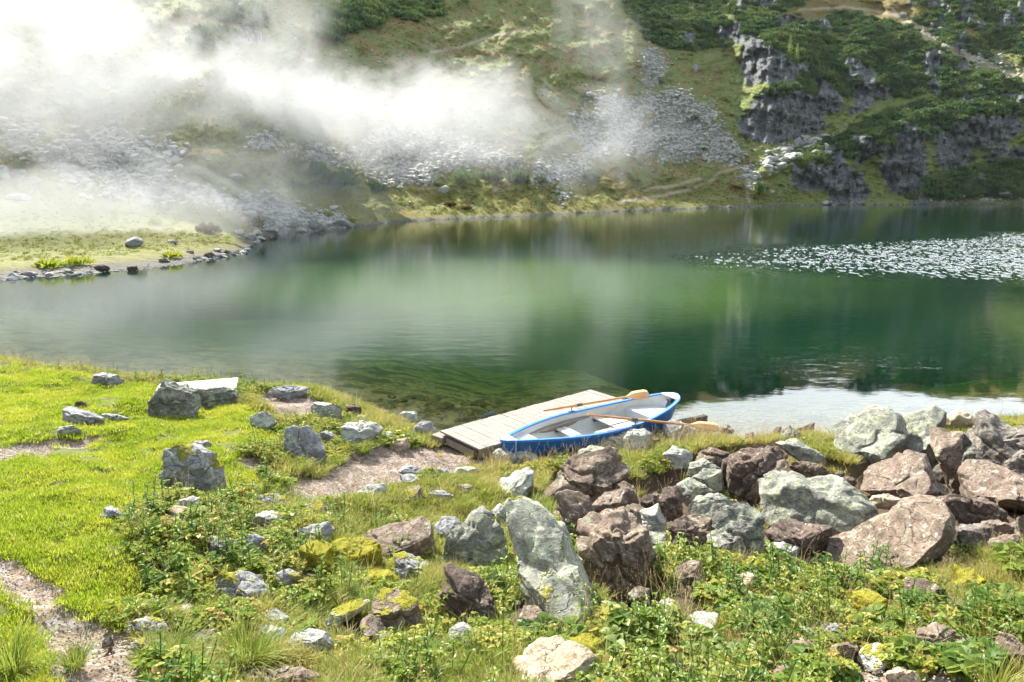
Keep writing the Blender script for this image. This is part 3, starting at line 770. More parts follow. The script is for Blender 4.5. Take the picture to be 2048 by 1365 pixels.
    dis = dis + led * (.4 if mat in ('G', 'M') else 1.0)
    if lie: dis = dis * .6
    P = P + N * (dis * sz)[:, None]
    o = link(name, np_mesh(name, P - C, Fc, True), RM[mat]); o.location = C
    o.data.shade_smooth()
    tag(o, label, cat)
    rad_ = .5 * w / F * D
    ROCKS.append((C[0], C[1], rad_, T)); ROCK_META.append((cx, (ys.max() + ys.min()) / 2, w, h, label))
    return o
RL = '''
303,838 299,808 316,778 327,758 347,763 372,773 392,782 400,800 388,824 350,840|K|jagged upright slab of dark lichened rock beside the slatted bench|boulder|.5
384,818 380,795 395,779 438,775 470,778 481,792 469,812 430,817|K|low lumpy dark rock against the right of the jagged slab|boulder|.7
184,770 187,751 205,746 235,750 248,760 250,774|S|grey rock on the lip of the lawn above the water|rock|.8
536,787 545,775 590,772 620,775 630,791 600,795 560,792|S|long low dark-sided stone by the water right of the bench|rock|.8
123,842 126,819 140,812 180,824 212,836 202,848 160,854|S|flat-topped grey rock sunk in the lawn, largest on the left lawn|rock|.9
195,837 208,828 235,829 260,838 235,845|S|thin grey stone flush with the turf behind the flat-topped rock|stone|1
148,814 152,804 170,803 180,812 165,818|D|small dark stone peeping up behind the flat-topped lawn rock|stone|.8
108,868 118,855 145,852 165,862 150,870|W|pale flat stone in the grass by the upper lawn path|stone|1
499,833 528,823 546,833 554,846 522,862 503,856|W|white slab of stone lying tilted in front of the sandy patch|rock|.8
619,840 622,812 640,804 668,808 684,820 680,836 650,845|W|pale rounded rock at the head of the little beach|rock|.9
569,907 569,858 588,851 600,857 597,880 609,905 600,924 582,918|S|left half of the split standing grey stone|rock|.7
597,872 601,856 617,851 640,875 652,905 641,927 613,928 601,902|S|right half of the split standing grey stone|rock|.7
319,962 321,926 334,901 355,891 395,889 426,905 446,931 447,962 430,988 380,990 338,978|Sm|big domed grey boulder with moss on its foot in the lawn|boulder|.9
384,892 392,883 415,882 428,892 410,902|S|small stone just behind the big domed boulder|stone|.8
684,857 694,846 725,842 752,846 764,857 760,870 728,881 701,889 687,876|W|layered pale rock on a turf cushion above the beach|rock|.8
638,884 642,866 655,862 668,870 666,886|S|small upright stone between the split stone and layered rock|stone|.8
779,893 790,880 815,877 820,892 800,902 783,900|T|flat tan stone at the edge of the beach|stone|.9
765,878 770,865 782,863 792,875 780,883|S|little grey stone above the flat tan beach stone|stone|.9
797,841 800,828 812,823 832,825 836,838 825,845|W|white-topped stone standing in the shallows|stone|.9
823,869 829,851 845,843 861,845 873,860 878,870 850,874|S|dark domed stone standing in water near the jetty|stone|.9
759,833 766,825 778,824 780,832|D|tiny dark stone in the shallows left of the others|stone|.9
687,826 692,812 708,808 722,815 724,828 705,832|D|dark rounded stone beside the pale rounded rock|stone|.9
709,842 716,830 730,832 737,843|S|little grey stone at the water's edge below the dark rounded one|stone|.9
958,842 967,828 980,822 992,824 998,840|S|grey stone showing behind the far side of the jetty|stone|.9
203,1038 208,1017 222,1012 236,1017 243,1030 238,1042|S|fist-shaped grey stone alone on the lower lawn|stone|.9
349,1014 360,1001 385,992 400,996 392,1012 365,1021|W|pale wedge stone below the big domed boulder|stone|.9
312,1046 322,1038 342,1037 347,1046 330,1051|D|small dark stone in grass below the pale wedge stone|stone|.9
407,1100 410,1080 426,1072 455,1075 473,1086 468,1112 440,1110|S|smooth grey stone among nettles on the left|rock|.9
402,1197 410,1162 440,1148 480,1145 520,1150 540,1175 536,1202 490,1200 440,1214|Sm|broad low rock half covered in yellow moss on the left|boulder|.9
503,1012 515,993 545,987 575,992 586,1010 560,1018|Sm|mossy grey rock at the lower edge of the gravel, upper of two|rock|.9
505,1046 512,1030 545,1021 578,1030 588,1048 550,1054|Wm|pale rock with a mossy rim, lower of two below the gravel|rock|.9
583,1082 586,1062 620,1050 655,1045 668,1058 655,1080 615,1090|S|speckled blue-grey rock above the moss-capped slab|rock|.9
700,1085 740,1060 800,1045 845,1032 863,1050 872,1085 860,1102 800,1128 750,1122 715,1108|B*|long flat brown slab running into a thick moss cap|boulder|.7
658,1092 673,1076 720,1072 757,1088 763,1117 745,1142 700,1134 663,1120|M|thick yellow moss cushion over the left end of the brown slab|boulder|.9
594,1132 600,1094 640,1080 667,1092 670,1127 640,1143|M|moss-covered stone left of the thick moss cushion|rock|.9
247,1272 258,1245 290,1235 325,1238 335,1255 310,1276 275,1282|Sm|grey rock with moss cap in grass by the lower path|rock|.9
346,1298 358,1270 395,1256 425,1260 440,1285 415,1305 375,1310|B|brown-pink rock behind the biggest grass tussock|rock|.9
577,1288 588,1266 618,1257 650,1264 670,1284 662,1308 620,1314 588,1304|S|smooth rounded grey rock right of the biggest tussock|rock|.95
452,1385 478,1352 520,1338 590,1333 642,1350 655,1385|B|tan rock cut off by the lower edge under the tussock|boulder|.9
204,1292 208,1279 222,1277 230,1288 220,1297|D|dark brown stone at the side of the lower path|stone|.9
133,1305 140,1295 160,1292 168,1302 150,1310|B|flat brown stone lying on the lower path|stone|.9
515,1240 525,1222 555,1219 578,1235 570,1256 535,1258|S|bleached stone in the grass above the tussock|stone|.9
632,1247 668,1221 718,1197 738,1204 702,1237 652,1259|Wm|narrow pale slab with orange moss edges|rock|.7
739,1240 748,1197 768,1175 812,1178 836,1205 850,1242 842,1272 790,1266|Bm|hump of brown rock spotted with moss, left of the dark pillar|boulder|.9
716,1250 740,1227 766,1240 783,1272 772,1306 733,1286|Bm|pitted brown rock in front of the moss-spotted hump|rock|.9
885,1131 901,1126 928,1138 962,1152 973,1172 986,1200 1000,1230 978,1249 914,1246 877,1237 880,1190 897,1169|D|dark brown jagged pillar of rock in front of the green slabs|boulder|.8
891,1294 899,1256 925,1242 946,1255 960,1283 940,1299|Sm|pointed grey stone below the dark pillar|rock|.9
877,1109 897,1076 928,1049 942,1018 966,1010 986,1029 1007,1056 1012,1087 1020,1112 1010,1139 952,1146 901,1132|G|green-grey hunched boulder leaning left of the huge slab|boulder|.85
866,1052 884,1032 911,1034 928,1050 908,1078 880,1088|S|grey rock in shade behind the hunched green boulder|rock|.9
1007,1010 1017,994 1044,990 1075,1001 1106,1029 1130,1049 1143,1087 1164,1124 1195,1172 1214,1210 1195,1245 1113,1230 1051,1195 1037,1145 1024,1090 1010,1045|Gm*|huge pale green slab sloping down the middle of the rocks|boulder|.55
981,1024 999,1008 1010,1012 1013,1052 995,1048|W|narrow pale sliver of rock left of the huge slab's top|rock|.9
990,992 999,956 1057,932 1066,945 1066,973 1043,992 1009,996|W*|pale angular block standing in the yellow turf|boulder|.8
983,914 985,905 995,898 1033,894 1060,899 1075,905 1076,920 1026,930 990,926|W|flat-topped stone in front of the boat's near end|rock|.9
1192,866 1216,858 1286,858 1301,870 1303,898 1289,905 1248,898 1194,890|W|broad flat-topped boulder touching the boat's side|boulder|.9
1327,866 1328,849 1342,842 1380,848 1394,860 1385,880 1336,884|S|grey boulder in front of the loose oar's shaft|rock|.9
1314,882 1318,869 1330,868 1334,882|S|small round stone left of the grey boulder by the oar|stone|.9
1300,890 1303,875 1318,877 1325,892|B|little brown stone beside the broad flat-topped boulder|stone|.9
1434,868 1440,853 1455,850 1468,860 1462,870|B|small brown stone beyond the oar blade|stone|.9
1138,930 1158,901 1184,890 1214,896 1214,920 1160,936|G|green rock showing behind the great brown boulder|boulder|.9
1085,1002 1087,977 1117,952 1122,935 1160,910 1214,897 1239,905 1250,925 1252,955 1234,970 1224,990 1185,1006 1135,1000|B|great brown wrinkled boulder with a peaked top|boulder|.8
1111,990 1132,983 1160,990 1183,1000 1188,1027 1170,1040 1158,1075 1130,1046 1116,1020|P|pink pointed wedge between the huge slab and brown block|boulder|.8
1184,1010 1209,987 1244,977 1256,1007 1234,1016 1192,1034|P|flat pink rock behind the brown block|rock|.9
1234,968 1250,962 1269,975 1277,998 1258,1008 1244,988|P|small pink rock to the right of the great wrinkled boulder|rock|.9
1155,1074 1162,1042 1209,1020 1249,1007 1275,1034 1298,1064 1314,1112 1297,1146 1270,1156 1190,1162 1168,1132 1160,1097|B|massive brown block with a flat sunlit top in the middle|boulder|.9
1281,1022 1317,1006 1325,1035 1335,1069 1292,1064|W|white flat rock behind the massive brown block|rock|.9
1289,1064 1334,1064 1335,1092 1322,1112 1298,1094|K|dim lichened rock wedged right of the massive brown block|rock|.9
1317,998 1329,975 1354,971 1365,990 1366,1032 1334,1044 1323,1024|D|hollowed dark brown rock standing on end|boulder|.8
1331,1092 1334,1046 1371,1030 1392,1050 1406,1092 1370,1100|D|dark red-brown rock with a scooped hollow, below the upright one|boulder|.8
1349,968 1379,954 1409,970 1431,984 1386,1003 1362,992|G|green rock at the left of the cluster of four rounded ones|rock|.9
1378,1012 1394,992 1434,986 1460,995 1466,1009 1432,1036 1382,1034|G|smooth green rock lowest in the cluster of rounded ones|rock|.9
1372,947 1380,927 1406,916 1442,937 1410,955 1384,958|G|pale rounded rock highest in the cluster of green ones|rock|.9
1385,955 1408,937 1445,941 1449,972 1402,972|G|rounded rock in the middle of the green cluster, half in shade|rock|.9
1364,1034 1390,1028 1424,1036 1420,1066 1400,1078 1384,1056|B|grey-brown rock behind the dark stub|rock|.9
1326,909 1345,891 1384,905 1384,922 1348,926|W|pale grey stone alone in turf between boat and green cluster|rock|.9
1403,902 1419,893 1460,907 1436,923 1407,917|D|dark brown stone left of the burnt-looking boulder|rock|.9
1440,960 1444,920 1462,912 1466,960|D|narrow dark rock in the cleft left of the burnt-looking boulder|rock|.9
1456,953 1460,913 1490,896 1550,887 1572,909 1572,930 1535,950 1492,985 1464,984|D|burnt-looking dark brown boulder with a glossy crown|boulder|.85
1494,978 1500,950 1530,925 1570,915 1574,936 1532,962 1519,988|B|rounded brown lobe in front of the burnt-looking boulder|boulder|.9
1515,983 1519,951 1541,936 1576,934 1619,956 1661,956 1696,977 1747,1011 1773,1031 1679,1058 1614,1058 1533,1031|G|large blue-green boulder tapering to the right|boulder|.8
1417,1084 1424,1046 1426,1011 1443,1003 1490,1003 1524,1029 1530,1076 1526,1124 1439,1124|K|squat dark stub of cracked rock above the nettles|boulder|.85
1532,1064 1560,1035 1600,1042 1664,1055 1652,1092 1600,1114 1555,1098|D|brown rubble rock in shade under the blue-green boulder|boulder|.9
1540,1086 1567,1080 1602,1097 1598,1112 1571,1120 1550,1117|W|pale stone among nettles right of the dark stub|rock|.9
1631,1121 1657,1076 1721,1046 1777,1020 1807,986 1841,979 1871,999 1902,1037 1904,1073 1850,1118 1786,1142 1713,1157 1672,1137|B*|long brown slab with a sunlit sloping face, largest on the right|boulder|.65
1798,988 1814,970 1845,965 1864,978 1852,995|G|green rock behind the top of the long brown slab|rock|.9
1732,1008 1745,992 1775,988 1802,998 1790,1012|T|flat tan stone above the blue-green boulder's tip|rock|.9
1723,967 1727,944 1741,930 1816,900 1830,907 1851,911 1860,930 1885,974 1874,995 1804,981 1771,985 1750,975|P*|pink ridged boulder with two sunlit ledges|boulder|.85
1670,907 1666,850 1699,825 1745,808 1781,815 1806,832 1817,870 1802,918 1740,928|G*|huge yellow-green boulder by the water, left of the pair|boulder|.8
1793,850 1805,828 1851,817 1870,808 1897,825 1890,860 1866,908 1810,918|G*|huge yellow-green boulder by the water, right of the pair|boulder|.8
1884,850 1893,832 1914,817 1935,829 1949,846 1940,866 1910,862|T|tan split rock perched on the brown outcrop|boulder|.9
1859,887 1862,855 1898,860 1927,866 1922,920 1918,957 1896,955 1877,922|B|crumbling brown outcrop under the perched tan rock|boulder|.8
1915,918 1930,869 1954,827 1970,819 1987,827 2024,857 2070,869 2075,910 2038,915 1992,932 1968,928|V|purple-brown pyramid of rock at the right water's edge|boulder|.8
1998,955 2010,925 2040,900 2090,900 2100,970 2030,970|V|purple rock behind the long brown ledge at the right|boulder|.9
2022,860 2040,853 2080,850 2090,880 2050,880|V|far purple-brown rock top at the right margin|rock|.9
1909,942 1933,916 1973,920 2015,937 2048,953 2100,962 2095,1000 2015,995 1921,987|P*|long pink-brown ledge reaching out at the right margin|boulder|.8
1884,1008 1903,991 1968,996 2015,1024 2020,1038 1945,1042 1893,1020|D|dark knobbly brown rock under the long ledge|boulder|.9
1904,1062 1921,1050 1968,1048 1980,1061 1980,1084 1952,1104 1906,1084|V|blocky purple-brown rock right of the long slab|rock|.9
1962,1044 1996,1040 2038,1059 1980,1075|P|flat pink stone, upper of two at the right margin|rock|.9
1976,1084 2000,1070 2036,1070 2040,1092 2015,1112 1990,1104|P|flat pink stone, lower of two at the right margin|rock|.9
2028,1080 2032,1040 2060,1030 2080,1100|P|pink rock cut by the right margin beside the flat stones|rock|.9
1689,1211 1704,1183 1739,1176 1773,1200 1793,1230 1743,1238|M|yellow mossy rock among nettles at lower right|rock|.9
1806,1184 1812,1155 1850,1160 1892,1180 1870,1199 1825,1206|D|brown rock sunk in nettles above the yellow mossy one|rock|.9
1900,1175 1910,1130 1945,1140 2000,1180 1985,1205 1930,1200|M|dark mossed hump in the nettles at far lower right|rock|.9
1812,1294 1840,1262 1870,1248 1910,1262 1932,1285 1920,1312 1860,1310|B|brown layered rock in herbs at lower right|rock|.9
1002,1350 1034,1312 1078,1278 1113,1271 1174,1295 1190,1316 1162,1362 1078,1385 1010,1380|T*|broad tan flat rock at the bottom centre|boulder|.7
1108,1274 1150,1262 1220,1279 1243,1305 1200,1312|M|moss-topped slab behind the broad tan flat rock|rock|.8
1767,1350 1799,1333 1852,1350 1830,1366 1785,1364|T|tan stone lying on the dirt at the bottom right|stone|.8
1540,1352 1555,1332 1575,1328 1588,1345 1570,1360|P|pinkish stone poking from the grass at the bottom|stone|.9
1990,1305 2000,1265 2030,1278 2065,1310 2070,1345|B|brown rock at the bottom right corner|rock|.9
1549,885 1593,878 1655,909 1618,920 1567,903|G|flat green rock between the burnt-looking boulder and the lake|rock|.8
1558,884 1564,856 1578,850 1599,865 1603,884|G|pointed green stone at the water's edge|rock|.8
1593,858 1628,846 1622,872 1606,870|D|dark wedge of rock leaning on the pointed green stone|rock|.8
1543,870 1548,856 1562,853 1566,868|D|dark stone behind the left of the pointed green stone|stone|.8
1484,885 1492,868 1506,865 1516,882|P|small pink cone-shaped stone in the shore grass|stone|.9
1577,932 1600,922 1640,930 1668,946 1640,955 1600,948|B|flat brown slab between blue-green boulder and flat green rock|rock|.8
713,985 740,969 768,966 775,980 740,1002|W|pale flat slab at the lower edge of the gravel|rock|.9
798,945 805,932 830,932 850,945 825,952|S|speckled grey rock in turf below the jetty, uppermost|stone|.9
797,965 800,950 825,948 842,962 820,972|S|speckled grey rock in turf below the jetty, second from top|stone|.9
868,950 875,938 895,937 905,947 885,953|S|low grey stone flush with the trodden gravel|stone|.9
906,948 912,936 945,934 962,944 935,952|W|flat pale stone flush with the trodden gravel|stone|.9
850,1000 858,985 885,981 910,992 880,1003|S|flat grey slab in mid meadow|stone|.9
903,985 915,970 940,968 964,984 935,992|B|rounded brown rock in mid meadow|stone|.9
780,1124 786,1110 805,1105 839,1113 869,1131 843,1160 800,1154|Sm|grey rock with a moss skirt in front of the brown slab|rock|.9
720,1158 744,1137 780,1139 799,1158 772,1180 738,1176|M|small mossy rock in herbs left of the dark pillar|rock|.9
1033,1244 1049,1212 1076,1210 1093,1237 1076,1260|B|brown stone among nettles below the huge slab|rock|.9
1352,1132 1380,1118 1402,1122 1400,1140 1422,1168 1380,1174 1348,1158|B|brown cracked rock under the nettles below the scooped one|rock|.9
1600,1015 1612,1000 1640,1004 1640,1020|D|dark nub at the foot of the blue-green boulder|stone|.9
1255,1188 1275,1172 1300,1178 1298,1200 1265,1204|B|low brown stone in the hollow right of the huge slab|stone|.9
'''
for ln in RL.strip().splitlines():
    a = ln.split('|')
    pts = [tuple(float(v) for v in q.split(',')) for q in a[0].split()]
    xs = [q[0] for q in pts]; big = (max(xs) - min(xs)) > 90
    o = make_rock(pts, a[1], a[2], a[3], float(a[4]), sub=6 if big else 5 if max(xs) - min(xs) > 30 else 4, cat={'boulder': 'boulder', 'rock': 'rock', 'stone': 'stone'}[a[3]])
# more broken rock jammed in the gaps of the pile
rg = random.Random(23)
k = 0
while k < 120:
    px_, py_ = rg.uniform(1095, 2060), rg.uniform(900, 1150)
    if not inpoly(np.array([px_]), np.array([py_]), RUBBLE)[0]: continue
    w_ = rg.uniform(14, 30) if k % 3 else rg.uniform(34, 62); h_ = w_ * rg.uniform(.55, .9)
    pl = [(px_ + w_ / 2 * math.cos(a) * rg.uniform(.8, 1.1), py_ + h_ / 2 * math.sin(a) * rg.uniform(.8, 1.1)) for a in [2 * PI * i / 8 for i in range(8)]]
    mt = rg.choice(['B', 'D', 'D', 'V', 'B', 'K', 'P'])
    o = make_rock(pl, mt, 'small broken rock jammed in the shaded gaps of the brown boulder pile', 'rubble_rock', .9, 4, push=.1, cat='rock')
    o['group'] = 'small broken rocks in the gaps of the boulder pile'
    o.location.z -= .12; k += 1
# flat stones half sunk in the herbs in front of the pile
k = 0
while k < 34:
    px_, py_ = rg.uniform(250, 1900), rg.uniform(990, 1330)
    if px_ > 1080 and (py_ < 1150 or k % 3): k += .0; 
    if px_ > 1080 and py_ < 1150: continue
    if any(abs(px_ - m_[0]) < m_[2] * .6 + 12 and abs(py_ - m_[1]) < m_[3] * .6 + 10 for m_ in ROCK_META): continue
    if inpoly(np.array([px_]), np.array([py_]), LAWN)[0]: continue
    w_ = rg.uniform(26, 74); h_ = w_ * rg.uniform(.42, .72)
    pl = [(px_ + w_ / 2 * math.cos(a) * rg.uniform(.8, 1.1), py_ + h_ / 2 * math.sin(a) * rg.uniform(.8, 1.1)) for a in [2 * PI * i / 9 for i in range(9)]]
    o = make_rock(pl, rg.choice(['Sm', 'Wm*', 'Bm', 'Gm*', 'T*', 'Bm*', 'S']), 'weathered stone half sunk in the herbs and grass before the boulder pile', 'sunken_rock', .9, 4, cat='rock')
    o.location.z += .035; o['group'] = 'stones half sunk in the herbs before the boulder pile'; k += 1
RK_XY = np.array([(a, b) for a, b, c, d in ROCKS]); RK_R = np.array([(c, d) for a, b, c, d in ROCKS])
def off_rocks(P, k=.8):
    ok = np.ones(len(P), bool)
    for (cx, cy), (a, b) in zip(RK_XY, RK_R):
        vx, vy = cx, cy; L_ = math.hypot(vx, vy); vx /= L_; vy /= L_
        dx = P[:, 0] - cx; dy = P[:, 1] - cy
        al = dx * vx + dy * vy; ac = -dx * vy + dy * vx
        ok &= (ac / (a * k)) ** 2 + (al / (max(b, .3 * a) * k)) ** 2 > 1
    return ok
# shared pebble and boulder shapes for far things
def proto_rock(i, sub=2, flat=.7):
    rs = np.random.RandomState(900 + i); V, Fc = ico(sub)
    P = facet(V, rs, 9, .45, .85, 1.0) * np.array([1, rs.uniform(.6, .95), flat * rs.uniform(.7, 1.1)])
    return P, Fc
# ------------------------------------------------------------------ jetty, boat, oars, timber, bench
def wood(name, c1, c2, scale=1.0, along=(1, 14, 14), rough=.8, gloss=.2):
    t = NT(name); p = t.n('TexCoord').outputs['Object']
    a = t.noise(t.map(p, along), 1.6 * scale, 6, .65, .6); b = t.noise(p, 3.0, 4)
    d = t.noise(t.map(p, tuple(x * 3 for x in along)), 2.2 * scale, 4, .7)
    c = t.mix(t.ramp(a, .3, .7), c1, c2); c = t.mix(t.math('MULTIPLY', t.ramp(d, .55, .7), .5), c, tuple(x * .45 for x in c1))
    c = t.mix(t.math('MULTIPLY', t.ramp(b, .5, .75), .35), c, tuple(min(1, x * 1.35) for x in c2))
    return t.done(t.prin(c, rough, t.bump(a, .5, .006), gloss))
W_deck = wood('weathered_larch', (.17, .145, .12), (.31, .275, .235), 1.4)
W_side = wood('grey_beam', (.16, .135, .105), (.25, .21, .17), 1)
W_dark = wood('dark_tarred_timber', (.055, .042, .034), (.11, .085, .065), 1)
W_oar = wood('varnished_oar', (.36, .155, .05), (.55, .27, .10), 1, (1, 10, 10), .35, .5)
W_blade = wood('varnished_oar_blade', (.48, .25, .09), (.66, .39, .16), 1, (1, 10, 10), .35, .5)
W_bench = wood('bleached_bench_board', (.40, .37, .33), (.58, .55, .51))
W_seat = wood('worn_white_seat', (.40, .37, .32), (.66, .65, .61), 1.5)
def paint(name, col, rough=.35, dirt=.4, dcol=(.2, .17, .12)):
    t = NT(name); p = t.n('TexCoord').outputs['Object']
    n = t.noise(p, 4, 6, .7); n2 = t.noise(p, 22, 5, .7)
    c = t.mix(t.math('MULTIPLY', t.ramp(n, .5, .75), dirt), col, dcol)
    c = t.mix(t.math('MULTIPLY', t.ramp(n2, .6, .72), dirt * .7), c, tuple(x * .6 for x in col))
    return t.done(t.prin(c, rough, t.bump(n2, .15, .004), .5))
P_blue = paint('blue_boat_paint', (.012, .10, .30), .42, .7, (.05, .10, .16))
P_rail = paint('blue_rail_paint', (.015, .16, .55), .3, .2, (.05, .12, .3))
P_in = paint('white_boat_inside', (.50, .51, .48), .5, .6, (.34, .33, .26))
P_white = paint('white_deck_paint', (.60, .62, .62), .4, .2, (.5, .5, .45))
M_iron = paint('rusty_iron', (.10, .075, .06), .6, .5, (.2, .09, .04))
def frame(ax, up=(0, 0, 1)):
    ax = Vector(ax).normalized(); up = Vector(up); sd = up.cross(ax).normalized(); up = ax.cross(sd)
    return Matrix((ax, sd, up)).transposed().to_4x4()

# jetty: local x runs along it, y across it
A = at_z(882, 861, .32); B = at_z(957, 899, .32); Cc = at_z(1182, 779, .32)
A, B, Cc = Vector(A), Vector(B), Vector(Cc)
ax = (Cc - A); L = ax.length; ax.normalize(); wv = (B - A); wd = wv.length
mid = A + (B - A) * .5
jet = empty('jetty', (mid.x, mid.y, 0), math.atan2(ax.y, ax.x))
tag(jet, 'short bare plank jetty running out from the beach beside the blue boat', 'jetty')
m = MB(); nb = 25; pw = L / nb
rr = random.Random(3)
for i in range(nb):
    z = .30 + rr.uniform(-.003, .003)
    m.box((pw * (i + .5), rr.uniform(-.008, .008), z), (pw - .005, wd + rr.uniform(-.01, .02), .036), Matrix.Rotation(rr.uniform(-.004, .004), 3, 'Z'))
m.build('deck', W_deck, jet, bevel=.004)
for s in (-1, 1):
    MB().box((L / 2 + .02, s * (wd / 2 - .09), .195), (L - .1, .09, .17)).build('beam', W_side, jet, bevel=.005)
for x in (.5, L * .5, L - .3):
    for s in (-1, 1):
        MB().tube([(x, s * (wd / 2 - .16), -1.2), (x, s * (wd / 2 - .16), .11)], .055, 9).build('post', W_dark, jet)
MB().box((.03, wd * .5 + .02, .16), (.24, .30, .13), Matrix.Rotation(.15, 3, 'Z')).build('support_block', W_side, jet, bevel=.008)
MB().box((.05, 0, .16), (.1, wd * .7, .13)).build('end_board', W_side, jet, bevel=.006)
# boat: local x from the near (bow) end to the far (stern) end
b0 = Vector(at_z(1003, 882, .46)); b1 = Vector(at_z(1352, 790, .60))
bx = Vector((b1.x - b0.x, b1.y - b0.y, 0)); LB = bx.length
boat = empty('rowing_boat', (b0.x, b0.y, 0), math.atan2(bx.y, bx.x))
tag(boat, 'blue rowing boat with white inside moored between jetty and rocks', 'rowing boat')
NS, NC = 41, 15
def hull_pt(u, s, inset=0.0):
    """u 0..1 along, s -1..1 from gunwale over the keel to gunwale"""
    us = u + (inset * 0)
    bm_ = .645 * (math.sin(PI * min(max(u * .97 + .02, 0), 1)) ** .95 if u < .5 else math.sin(PI * min(max(u * .97 + .02, 0), 1)) ** .52)
    bm_ *= float(sst(-.004, .02, u) * sst(1.006, .975, u)) ** .6
    bm_ = max(bm_ - inset, .002)
    sheer = .42 + .025 * (1 - u) ** 2 * 1.6 + .19 * max(0, (u - .45) / .55) ** 2.0
    keel = -.06 + .16 * (1 - u) ** 1.5 + .0 * u
    keel += .42 * max(0, (u - .86) / .14) ** 2 + .10 * max(0, (.06 - u) / .06) ** 2
    keel = min(keel, sheer - .05)
    keel += inset * 1.1
    a = abs(s); y = bm_ * (math.sin(a * PI / 2) ** .72 * .93 + .07 * a)
    z = keel + (sheer - keel) * a ** 2.4
    x = LB * (u + .022 * (1 if u > .5 else 0) * 0)
    rake = -.10 * (1 - a ** 2) * max(0, (u - .8) / .2)        # raked stem at the far end
    x += LB * rake * .55
    return (x, y * (1 if s > 0 else -1), z)
def sheet(inset, u0=0, u1=1, flip=False):
    V = [hull_pt(u0 + (u1 - u0) * i / (NS - 1), -1 + 2 * j / (NC - 1) + 0.0, inset) for i in range(NS) for j in range(NC)]
    Fc = [(i * NC + j, (i + 1) * NC + j, (i + 1) * NC + j + 1, i * NC + j + 1) for i in range(NS - 1) for j in range(NC - 1)]
    if flip: Fc = [f[::-1] for f in Fc]
    return V, Fc
MB().add(*sheet(0)).build('hull', P_blue, boat, True)
MB().add(*sheet(.03, .012, .988, True)).build('lining', P_in, boat, True)
for s in (-1, 1):
    pts = [Vector(hull_pt(i / 60, s)) + Vector((0, s * -.012, .004)) for i in range(61)]
    V = []
    for i, p in enumerate(pts):
        tn = (pts[min(i + 1, 60)] - pts[max(i - 1, 0)]).normalized(); sd = Vector((-tn.y, tn.x, 0)).normalized() * s
        for a_, c_ in ((.030, -.022), (.030, .016), (-.030, .016), (-.030, -.012)): V.append(p + sd * a_ + Vector((0, 0, c_)))
    Fc = [(i * 4 + k, i * 4 + (k + 1) % 4, (i + 1) * 4 + (k + 1) % 4, (i + 1) * 4 + k) for i in range(60) for k in range(4)] + [(0, 1, 2, 3), (243, 242, 241, 240)]
    if s < 0: Fc = [f[::-1] for f in Fc]
    MB().add(V, Fc).build('gunwale', P_rail, boat)
def plate(us, z_off, th, name, mat, par=boat, wk=.97):
    V = []
    n = len(us)
    for u in us:
        p = hull_pt(u, 1); y = p[1] * wk; z = (z_off(u) if callable(z_off) else z_off)
        # half breadth of the lining at this height
        V += [(LB * u, -y, z), (LB * u, y, z), (LB * u, y, z - th), (LB * u, -y, z - th)]
    Fc = [(i * 4 + k, i * 4 + (k + 1) % 4, (i + 1) * 4 + (k + 1) % 4, (i + 1) * 4 + k) for i in range(n - 1) for k in range(4)] + [(3, 2, 1, 0), (n * 4 - 4, n * 4 - 3, n * 4 - 2, n * 4 - 1)]
    return MB().add(V, Fc).build(name, mat, par)
# breasthooks: the pale little decks in both ends
plate([0.0, .02, .04, .055], lambda u: hull_pt(u, 1)[2] + .024, .03, 'breasthook', P_white, wk=.98)
plate([.955, .97, .985, .999], lambda u: hull_pt(u, 1)[2] + .024, .03, 'breasthook', P_white, wk=.98)
def lining_y(u, z, inset=.03):
    lo, hi = 0.0, 1.0
    for _ in range(24):
        md_ = (lo + hi) / 2
        if hull_pt(u, md_, inset)[2] < z: lo = md_
        else: hi = md_
    return hull_pt(u, lo, inset)[1]
def thwart(u0, u1, z, nslat, name='seat'):
    m = MB(); w_ = (u1 - u0) * LB
    for k in range(nslat):
        xa = u0 * LB + w_ * k / nslat + .008; xb = u0 * LB + w_ * (k + 1) / nslat - .008
        ya = min(lining_y(xa / LB, z), lining_y(xb / LB, z)) + .012
        m.box(((xa + xb) / 2, 0, z), (xb - xa, ya * 2, .026))
    o = m.build(name, W_seat, boat, bevel=.004)
    for s in (-1, 1):
        ya = lining_y((u0 + u1) / 2, z - .03) - .05
        MB().box(((u0 + u1) / 2 * LB, s * ya, z - .04), (w_, .05, .05)).build('seat_bearer', W_dark, o)
thwart(.355, .415, .235, 2); thwart(.585, .70, .265, 5)
def bench_deck(us, z, name):
    V = []
    for u in us:
        y = max(lining_y(min(u, .985), z) + .004, .01)
        V += [(LB * u, -y, z), (LB * u, y, z)]
    n = len(us)
    Fc = [(i * 2, (i + 1) * 2, (i + 1) * 2 + 1, i * 2 + 1) for i in range(n - 1)]
    b = len(V); y0 = V[0][1]
    wall = []
    u = us[0] if name == 'stern_deck' else us[-1]
    zz = [z - .30 * k / 6 for k in range(7)]
    for q in zz:
        kz = hull_pt(u, 0, .03)[2]
        q = max(q, kz + .005); y = max(lining_y(u, q) + .004, .01); wall += [(LB * u, -y, q), (LB * u, y, q)]
    V += wall
    Fc += [(b + i * 2, b + i * 2 + 1, b + i * 2 + 3, b + i * 2 + 2) for i in range(6)]
    return MB().add(V, Fc).build(name, P_white, boat)
bench_deck([.775, .80, .84, .88, .92, .95, .965], .36, 'stern_deck')
bench_deck([.03, .06, .10, .14, .17], .37, 'bow_deck')
